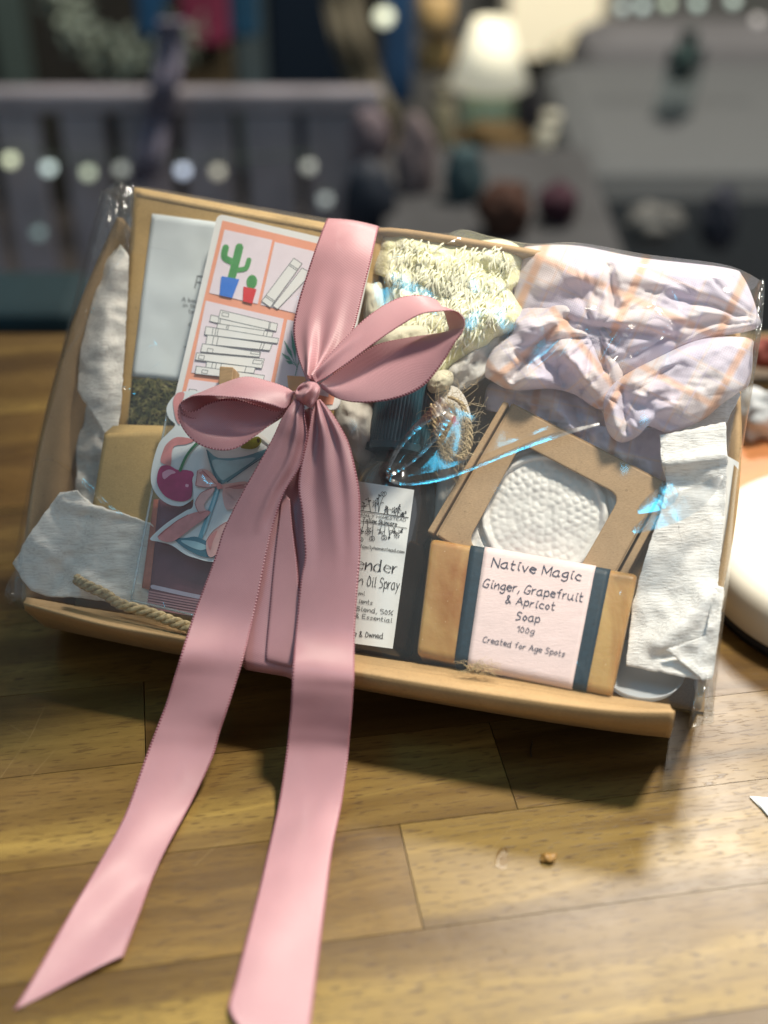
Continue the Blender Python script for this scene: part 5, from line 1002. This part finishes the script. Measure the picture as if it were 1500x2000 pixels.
# round white slab at the right
pc_ = PZ(1655, 1160, 0); rr = np.linalg.norm(pc_-PZ(1396, 1215, 0))*.99
sl = thing('round_slab', 'thick round white stone slab with black rubber foot at the right', 'slab', pc_)
MB().lathe(pc_, [0, 0, 1], [(.0, rr*.2), (.0, rr*.96), (.005, rr*.975), (.006, rr*.9)], 72).build('rubber_foot', plain('black_rubber', (.012, .014, .018), .5), sl)
MB().lathe(pc_, [0, 0, 1], [(.0062, rr*.2), (.0062, rr*.975), (.009, rr), (.020, rr*1.0), (.026, rr*.985), (.030, rr*.94), (.0325, rr*.86), (.0335, rr*.6), (.0335, .001)], 96).build('slab_body', plain('cream_stone', (.74, .72, .64), .25, .5, .05, 12, coat=.3), sl)
# things on the table behind the box
def V_(px, py, Y): return PY(px, py, Y)
def rest_box(x0, x1, yb, yt, dep, mat, name, label, cat, group=None, bev=.004, parts=None):
    "a block standing on the table, its front bottom edge between pixels x0..x1 at row yb, its top at row yt"
    a, b = PZ(x0, yb), PZ(x1, yb); Y = (a[1]+b[1])/2; h = max(.006, V_((x0+x1)/2, yt, Y+dep)[2])
    o = MB().box((a[0], Y, 0), (b[0], Y+dep, h)).build(name, mat, smooth=False); bevel(o, bev); return tag(o, label, cat, group)
rest_box(1418, 1700, 1006, 870, .10, plain('orange_wood', (.52, .20, .07), .45, .5, .2, 30, stretch=(1, 6, 1)), 'wooden_board', 'orange brown wooden board behind the white slab', 'board')
def heap(cx, cy, w, h, Y, name, label, cat, mat, amp=.3, seed=0, z0=None):
    c = PY(cx, cy, Y); bm = bmesh.new(); bmesh.ops.create_icosphere(bm, subdivisions=4, radius=1); sx, sz = w*Y/F*.55, h*Y/F*.55; Vv = []
    for v in bm.verts:
        k = 1+amp*fbm(v.co.x*1.6+seed, v.co.y*1.6, v.co.z*1.6, 3); Vv.append(c+np.array([v.co.x*sx*k, v.co.y*sx*.8*k, v.co.z*sz*k]))
    Ff = [[v.index for v in f.verts] for f in bm.faces]; bm.free(); return tag(mesh(name, Vv, Ff, mat), label, cat)
heap(1490, 812, 110, 90, .66, 'crumpled_paper', 'crumpled grey and white paper wad at the right behind the box', 'paper', plain('grey_white_paper', (.55, .56, .57), .7, .3, .4, 25), .5, 3)
heap(1500, 690, 70, 60, .74, 'red_cloth', 'small red cloth bundle behind the crumpled paper at the right', 'cloth', plain('red_cloth', (.30, .07, .05), .8), .3, 5)
# ================================================================== ROOM BEHIND
def up_box(x0, x1, y0, y1, Y, dep, mat, name, parent=None, to_floor=False, bev=.0, rot=None):
    "upright block at distance Y whose front face covers pixels x0..x1, y0..y1"
    a = PY(x0, (y0+y1)/2, Y); b = PY(x1, (y0+y1)/2, Y); xm = (x0+x1)/2; zt = PY(xm, y0, Y)[2]; zb = -.75 if to_floor else PY(xm, y1, Y)[2]
    o = MB().box((a[0], Y, zb), (b[0], Y+dep, zt)).build(name, mat, parent, False)
    return bevel(o, bev) if bev else o
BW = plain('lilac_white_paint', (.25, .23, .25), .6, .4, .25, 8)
yb = 1.9
bn = thing('slatted_bench', 'lilac white bench with a back of flat upright slats', 'bench', [PY(330, 400, yb)[0], yb, -.75])
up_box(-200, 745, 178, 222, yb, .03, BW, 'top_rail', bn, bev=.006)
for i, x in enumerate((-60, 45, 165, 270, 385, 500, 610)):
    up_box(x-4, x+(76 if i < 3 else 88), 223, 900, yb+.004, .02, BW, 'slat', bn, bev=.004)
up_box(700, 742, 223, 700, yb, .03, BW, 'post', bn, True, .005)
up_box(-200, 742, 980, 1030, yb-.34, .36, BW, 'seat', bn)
tcol = up_box(-120, 150, 612, 668, 1.05, .1, plain('teal_fabric', (.012, .030, .036), .8, .3), 'teal_cushion', None, False, .015); tag(tcol, 'dark teal cushion behind the table at the left', 'cushion')
gar = [(20, 312, '', (.75, .8, .55)), (95, 328, '', (.62, .75, .72)), (172, 337, '', (.50, .56, .42)), (237, 330, '', (.36, .38, .34)), (357, 333, '', (.62, .70, .85)), (425, 335, '', (.42, .40, .32)), (603, 325, '', (.36, .37, .33)), (635, 390, '', (.30, .33, .32)), (75, 455, '', (.18, .25, .25)), (690, 300, '', (.30, .22, .22))]
GM = {}
def bulb(x, y, Y, col, st, where, r=.0085):
    c = PY(x, y, Y); key = tuple(col)
    if key not in GM: GM[key] = glow('bulb_glow', col, st)
    b = thing('fairy_light', where, 'fairy light', c-np.array([0, 0, r]), 'fairy lights strung through the room')
    bm = bmesh.new(); bmesh.ops.create_uvsphere(bm, u_segments=16, v_segments=10, radius=r); Vv = [np.array(v.co)+c for v in bm.verts]; Ff = [[v.index for v in f.verts] for f in bm.faces]; bm.free()
    mesh('glass_globe', Vv, Ff, GM[key], b); MB().lathe(c+np.array([0, 0, r*.9]), [0, 0, 1], [(0, r*.45), (r*.9, r*.4)], 12).build('socket', plain_sock, b); return c
plain_sock = plain('bulb_socket', (.05, .07, .05), .5)
cs = [bulb(x, y, yb-.03, c, 1.1, 'small glowing globe of the string along the bench slats') for x, y, _, c in gar[:8]]
wire = MB().tube(cr([c+np.array([0, 0, .018]) for c in cs[:7]], 8), .0018, 5).build('light_string', plain_sock); tag(wire, 'thin dark wire carrying the fairy lights along the bench', 'wire')
bulb(75, 455, yb-.02, (.18, .25, .25), .8, 'faint greenish globe alone on the left bench slats'); bulb(750, 33, 2.7, (.85, .88, .66), 1.1, 'largest bright globe beside the dark doorway panel', .016)
cs = [bulb(x, y, 2.3, c, .8, 'dim globe of the string over the grey sofa') for x, y, c in ((1215, 15, (.5, .58, .55)), (1255, 13, (.55, .66, .62)), (1303, 8, (.52, .62, .48)), (1362, 8, (.50, .62, .55)), (1432, 2, (.55, .66, .58)), (1480, 40, (.45, .42, .40)))]
wire = MB().tube(cr([c+np.array([0, 0, .02]) for c in cs], 8), .002, 5).build('light_string', plain_sock); tag(wire, 'thin dark wire carrying the dim fairy lights above the grey sofa', 'wire')
# cabinet with dark doors along the wall
DK = plain('dark_navy_door', (.006, .012, .022), .35, .4); DKB = plain('dark_brown_wood', (.022, .020, .016), .5, .4, .3, 5)
cbn = thing('wall_cabinet', 'dark wall cabinet with navy door panel behind the bench', 'cabinet', [-.4, 3.0, -.75])
up_box(-300, 780, -400, 600, 2.95, .3, DKB, 'cabinet_body', cbn, True); up_box(525, 690, -300, 330, 2.93, .015, DK, 'navy_door', cbn); up_box(455, 515, -300, 330, 2.93, .012, plain('grey_teal_frame', (.06, .085, .095), .5), 'door_frame', cbn); up_box(-20, 45, -300, 330, 2.93, .012, plain('grey_green_frame', (.06, .085, .075), .5), 'door_frame', cbn)
def hang(x0, x1, y0, y1, Y, dep, col, name, label, cat, rot=0, bev=.01):
    o = up_box(x0, x1, y0, y1, Y, dep, plain(name+'_paint', col, .7, .3, .2, 10), name, None, False, bev); return tag(o, label, cat)
hang(265, 322, -60, 76, 2.8, .06, (.010, .06, .14), 'blue_box', 'deep blue box high on the cabinet shelf, left of the red bag', 'box')
hang(350, 440, -60, 92, 2.75, .08, (.16, .02, .05), 'red_bag', 'wine red bag hanging between two blue boxes', 'bag')
hang(443, 500, -60, 76, 2.8, .06, (.008, .05, .10), 'blue_box', 'deep blue box on the cabinet right of the red bag', 'box')
hang(348, 452, 96, 190, 2.78, .06, (.055, .04, .02), 'brown_basket', 'dim brown basket under the red bag', 'basket')
def strip_cloth(pts, w, Y, col, name, label, cat):
    mb = MB(); q = cr(pts, 8); V = []
    for i, (x, y) in enumerate(q):
        for j in range(9): V.append(PY(x+(j/8-.5)*w, y, Y+.012*math.sin(j*1.9)+.01*math.sin(i*.5)))
    o = mesh(name, V, grid_faces(len(q), 9), plain(name+'_cloth', col, .8, .2, .15, 12)); solid(o, .004); return tag(o, label, cat)
strip_cloth([(335, 40), (325, 150), (305, 240), (285, 330), (280, 360)], 52, 1.85, (.17, .155, .20), 'lilac_streamer', 'pale lilac fabric streamer hanging over the bench back', 'streamer')
strip_cloth([(660, -40), (680, 60), (710, 150), (745, 230), (765, 290)], 70, 2.5, (.15, .13, .09), 'tan_curtain', 'gathered tan curtain edge right of the navy door', 'curtain')
# leafy garland
gl_ = thing('leaf_garland', 'pale grey green leaf garland swagged across the dark cabinet', 'garland', PY(200, 100, 2.6)); mb = MB(); rg = random.Random(21); q = cr([(95, -30), (130, 25), (170, 75), (230, 112), (290, 118), (340, 95), (360, 60)], 12)
mb.tube([PY(x, y, 2.6) for x, y in q], .006, 6); mb.build('stem', plain('garland_stem', (.10, .12, .08)), gl_); mb = MB()
for i in range(420):
    x, y = q[rg.randrange(len(q))]; c = PY(x+rg.gauss(0, 16), y+rg.gauss(0, 16), 2.6+rg.gauss(0, .015)); a = np.array([rg.gauss(0, 1), rg.gauss(0, 1), rg.gauss(0, 1)]); a /= np.linalg.norm(a); b = np.cross(a, [rg.gauss(0, 1), rg.gauss(0, 1), rg.gauss(0, 1)]); b /= np.linalg.norm(b); l = rg.uniform(.012, .022)
    mb.add([c, c+a*l+b*l*.35, c+a*2*l, c+a*l-b*l*.35], [(0, 1, 2, 3)])
mb.build('leaves', plain('sage_leaf', (.22, .26, .21), .6, .3, .3, 30), gl_, False)
# sideboard with lamp, jars, bottle
SBZ = PY(950, 340, 2.35)[2]; a = PY(700, 340, 2.3); b = PY(1180, 340, 2.3)
sd = thing('sideboard', 'dark low sideboard carrying the white lamp and jars', 'sideboard', [(a[0]+b[0])/2, 2.45, -.75])
MB().box((a[0], 2.28, -.75), (b[0], 2.62, SBZ)).build('sideboard_body', plain('sideboard_wood', (.075, .045, .02), .45, .4, .3, 6, stretch=(1, 1, 5)), sd, False)
for i in range(3): MB().box((a[0]+.01+i*(b[0]-a[0])/3, 2.27, -.72), (a[0]-.01+(i+1)*(b[0]-a[0])/3, 2.2798, SBZ-.02)).build('drawer', plain('drawer_wood', (.10, .055, .028), .45), sd, False)
lp = thing('table_lamp', 'white cone shaded table lamp with pale green base', 'lamp', PY(958, 250, 2.42)*[1, 1, 0]+np.array([0, 0, SBZ])); lx = PY(958, 100, 2.42)[0]; z = lambda y: PY(958, y, 2.42)[2]; wpx = lambda w: w*2.5/F/2
MB().lathe([lx, 2.42, z(165)], [0, 0, 1], [(0, wpx(150)), (z(40)-z(165), wpx(66)), (z(40)-z(165), wpx(60)), (.002, wpx(144))], 40).build('lamp_shade', glow('lit_white_shade', (.84, .80, .62), .34), lp)
MB().lathe([lx, 2.42, SBZ], [0, 0, 1], [(0, wpx(60)), (.01, wpx(96)), (z(225)-SBZ, wpx(104)), (z(180)-SBZ, wpx(96)), (z(170)-SBZ, wpx(20)), (z(160)-SBZ, wpx(14))], 36).build('lamp_base', plain('pale_green_glaze', (.50, .62, .42), .35), lp)
def jar(x, yt, yb_, w, Y, col, name, label, cat, capc=None, zb=None, rough=.4, prof=None):
    zb = PY(x, yb_, Y)[2] if zb is None else zb; zt = PY(x, yt, Y)[2]; xx = PY(x, (yt+yb_)/2, Y)[0]; r = w*Y*1.05/F/2; h = zt-zb
    j = thing(name, label, cat, [xx, Y, zb])
    MB().lathe([xx, Y, zb], [0, 0, 1], prof or [(0, r*.8), (.004, r), (h*.74, r), (h*.84, r*.7), (h*.86, r*.62)], 28).build('body', plain(name+'_skin', col, rough, .4, .15, 10), j)
    MB().lathe([xx, Y, zb+h*.86+.0005], [0, 0, 1], [(0, r*.66), (h*.135, r*.62), (h*.14, r*.5)], 24).build('cap', plain(name+'_lid', capc or tuple(np.array(col)*.8), .5), j); return j
jar(855, 62, 138, 62, 2.6, (.50, .33, .13), 'amber_jar', 'lower amber jar left of the lamp', 'jar', zb=PY(855, 138, 2.6)[2]); jar(852, -30, 60, 62, 2.6, (.52, .35, .15), 'amber_jar', 'upper amber jar left of the lamp', 'jar')
for i, (y0, y1) in enumerate(((140, -0), (62, 0))): pass
sh = thing('wall_shelf', 'narrow dark shelf boards carrying the amber jars', 'shelf', PY(855, 142, 2.6))
for y in (139, 61): up_box(815, 895, y, y+8, 2.54, .14, DKB, 'board', sh)
hang(748, 808, -60, 205, 2.75, .05, (.014, .05, .12), 'blue_banner', 'tall dark blue banner left of the amber jars', 'banner')
jar(866, 165, 250, 42, 2.34, (.22, .20, .13), 'olive_vase', 'small olive vase beside the lamp base', 'vase', zb=SBZ); jar(1074, 222, 345, 56, 2.32, (.52, .50, .40), 'cream_bottle', 'cream bottle standing right of the lamp', 'bottle', zb=SBZ); jar(1040, 160, 250, 30, 2.40, (.02, .018, .025), 'black_bottle', 'slim black bottle between lamp and cream bottle', 'bottle', zb=SBZ)
# warm lit wall panel and curtains, sofa at the right
wn_ = thing('window', 'bright window with cream blind behind the lamp', 'window', PY(1120, 100, 3.1))
up_box(1000, 1190, -300, 112, 3.12, .02, glow('sunlit_cream_blind', (.80, .72, .52), .42), 'blind', wn_); up_box(985, 1002, -300, 120, 3.1, .04, plain('window_frame_paint', (.35, .33, .27)), 'frame', wn_); up_box(1190, 1210, -300, 120, 3.1, .04, plain('window_frame_paint', (.30, .28, .23)), 'frame', wn_)
heap(1150, 105, 150, 70, 2.9, 'cream_cushion', 'cream cushion lit on the sofa back below the window', 'cushion', plain('cream_cushion_cloth', (.55, .50, .36), .8), .15, 2)
so_ = thing('grey_sofa', 'grey lilac sofa at the right of the room', 'sofa', PY(1350, 500, 2.5)); SFM = plain('grey_lilac_upholstery', (.12, .118, .122), .85, .2, .12, 6)
up_box(1120, 1900, 80, 420, 2.62, .22, SFM, 'back', so_, True, .06); up_box(1110, 1900, 330, 640, 2.0, .62, plain('grey_green_seat', (.085, .09, .092), .85), 'seat', so_, True, .05); pass
strip_cloth([(1345, 90), (1320, 200), (1275, 300), (1240, 400), (1215, 480)], 70, 2.25, (.12, .14, .14), 'teal_scarf', 'grey teal scarf draped over the sofa', 'scarf'); strip_cloth([(1350, 60), (1340, 110), (1330, 160)], 30, 2.2, (.03, .055, .052), 'green_ribbon', 'dark green ribbon hanging above the teal scarf', 'ribbon')
# clutter on a low table in front of the sideboard
lw = thing('low_table', 'low dark table with jumbled boxes behind the gift box', 'table', PY(900, 560, 1.7)); MB().box((.0, 1.5, PY(900, 470, 1.6)[2]-.03), (.30, 1.95, PY(900, 470, 1.6)[2])).build('top', plain('grey_table_paint', (.05, .05, .052), .7, .3, .2, 10), lw, False)
LZ = PY(900, 470, 1.6)[2]
for x in (.02, .25):
    for y in (1.52, 1.9): MB().box((x, y, -.75), (x+.03, y+.03, LZ-.0305)).build('leg', DKB, lw, False)
def on_low(x0, x1, yt, Y, dep, col, name, label, cat, bev=.006):
    xa, xb = PY(x0, yt, Y)[0], PY(x1, yt, Y)[0]; zt = PY((x0+x1)/2, yt, Y)[2]; o = MB().box((xa, Y, LZ), (xb, Y+dep, max(zt, LZ+.01))).build(name, plain(name+'_skin', col, .7, .3, .25, 12), None, False); bevel(o, bev); return tag(o, label, cat)
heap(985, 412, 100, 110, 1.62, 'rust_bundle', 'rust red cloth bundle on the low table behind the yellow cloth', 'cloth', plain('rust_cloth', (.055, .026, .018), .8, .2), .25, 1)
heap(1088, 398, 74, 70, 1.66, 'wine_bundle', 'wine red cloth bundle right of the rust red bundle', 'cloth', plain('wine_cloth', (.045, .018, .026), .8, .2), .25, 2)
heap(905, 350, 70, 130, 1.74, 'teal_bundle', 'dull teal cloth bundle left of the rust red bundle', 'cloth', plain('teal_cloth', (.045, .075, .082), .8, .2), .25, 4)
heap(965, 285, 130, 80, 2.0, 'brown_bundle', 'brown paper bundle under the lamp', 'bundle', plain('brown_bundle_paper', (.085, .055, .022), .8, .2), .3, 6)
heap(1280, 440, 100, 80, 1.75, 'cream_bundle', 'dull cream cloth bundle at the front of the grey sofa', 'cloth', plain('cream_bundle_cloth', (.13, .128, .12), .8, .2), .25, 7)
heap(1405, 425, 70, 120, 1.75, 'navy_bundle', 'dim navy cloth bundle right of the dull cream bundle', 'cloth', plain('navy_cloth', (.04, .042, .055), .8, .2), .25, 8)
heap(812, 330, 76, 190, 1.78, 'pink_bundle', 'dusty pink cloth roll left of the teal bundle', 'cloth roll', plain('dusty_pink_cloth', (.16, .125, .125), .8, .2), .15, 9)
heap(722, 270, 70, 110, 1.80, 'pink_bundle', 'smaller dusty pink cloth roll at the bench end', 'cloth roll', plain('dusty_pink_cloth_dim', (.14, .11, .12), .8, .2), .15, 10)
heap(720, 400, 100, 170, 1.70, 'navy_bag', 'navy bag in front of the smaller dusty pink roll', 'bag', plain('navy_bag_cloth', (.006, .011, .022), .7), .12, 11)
# ================================================================== SHADE: unseen board added above the frame to darken the lower left
def shade_board(px_pts, z, name, label, cat):
    "a board hung so that the high lamp throws its shade on these table points"
    lp_ = TG+KD*2.6; V = []
    for q in px_pts:
        g = np.array(q, float); t = (z-g[2])/(lp_[2]-g[2]); V.append(g+(lp_-g)*t)
    V += [np.array(v)+np.array([0, 0, .012]) for v in V]; n = len(px_pts)
    o = mesh(name, V, [tuple(range(n)), tuple(range(n, 2*n))[::-1]]+[(i, n+i, n+(i+1) % n, (i+1) % n) for i in range(n)], plain(name+'_wood', (.16, .11, .07), .6, .3), None, None, False); return tag(o, label, cat)
shade_board([(-.60, .98, .01), (-.25, .98, .01), (-.215, .66, .02), (-.165, .535, .05), (-.10, .485, .055), (-.04, .458, .05), (.0, .440, .045), (-.005, .420, .03), (-.06, .430, .02), (-.12, .432, .0), (-.20, .385, 0), (-.60, .34, 0)], .46, 'unseen_shade_board', 'unseen wooden board added above the table to cast shade', 'shelf')
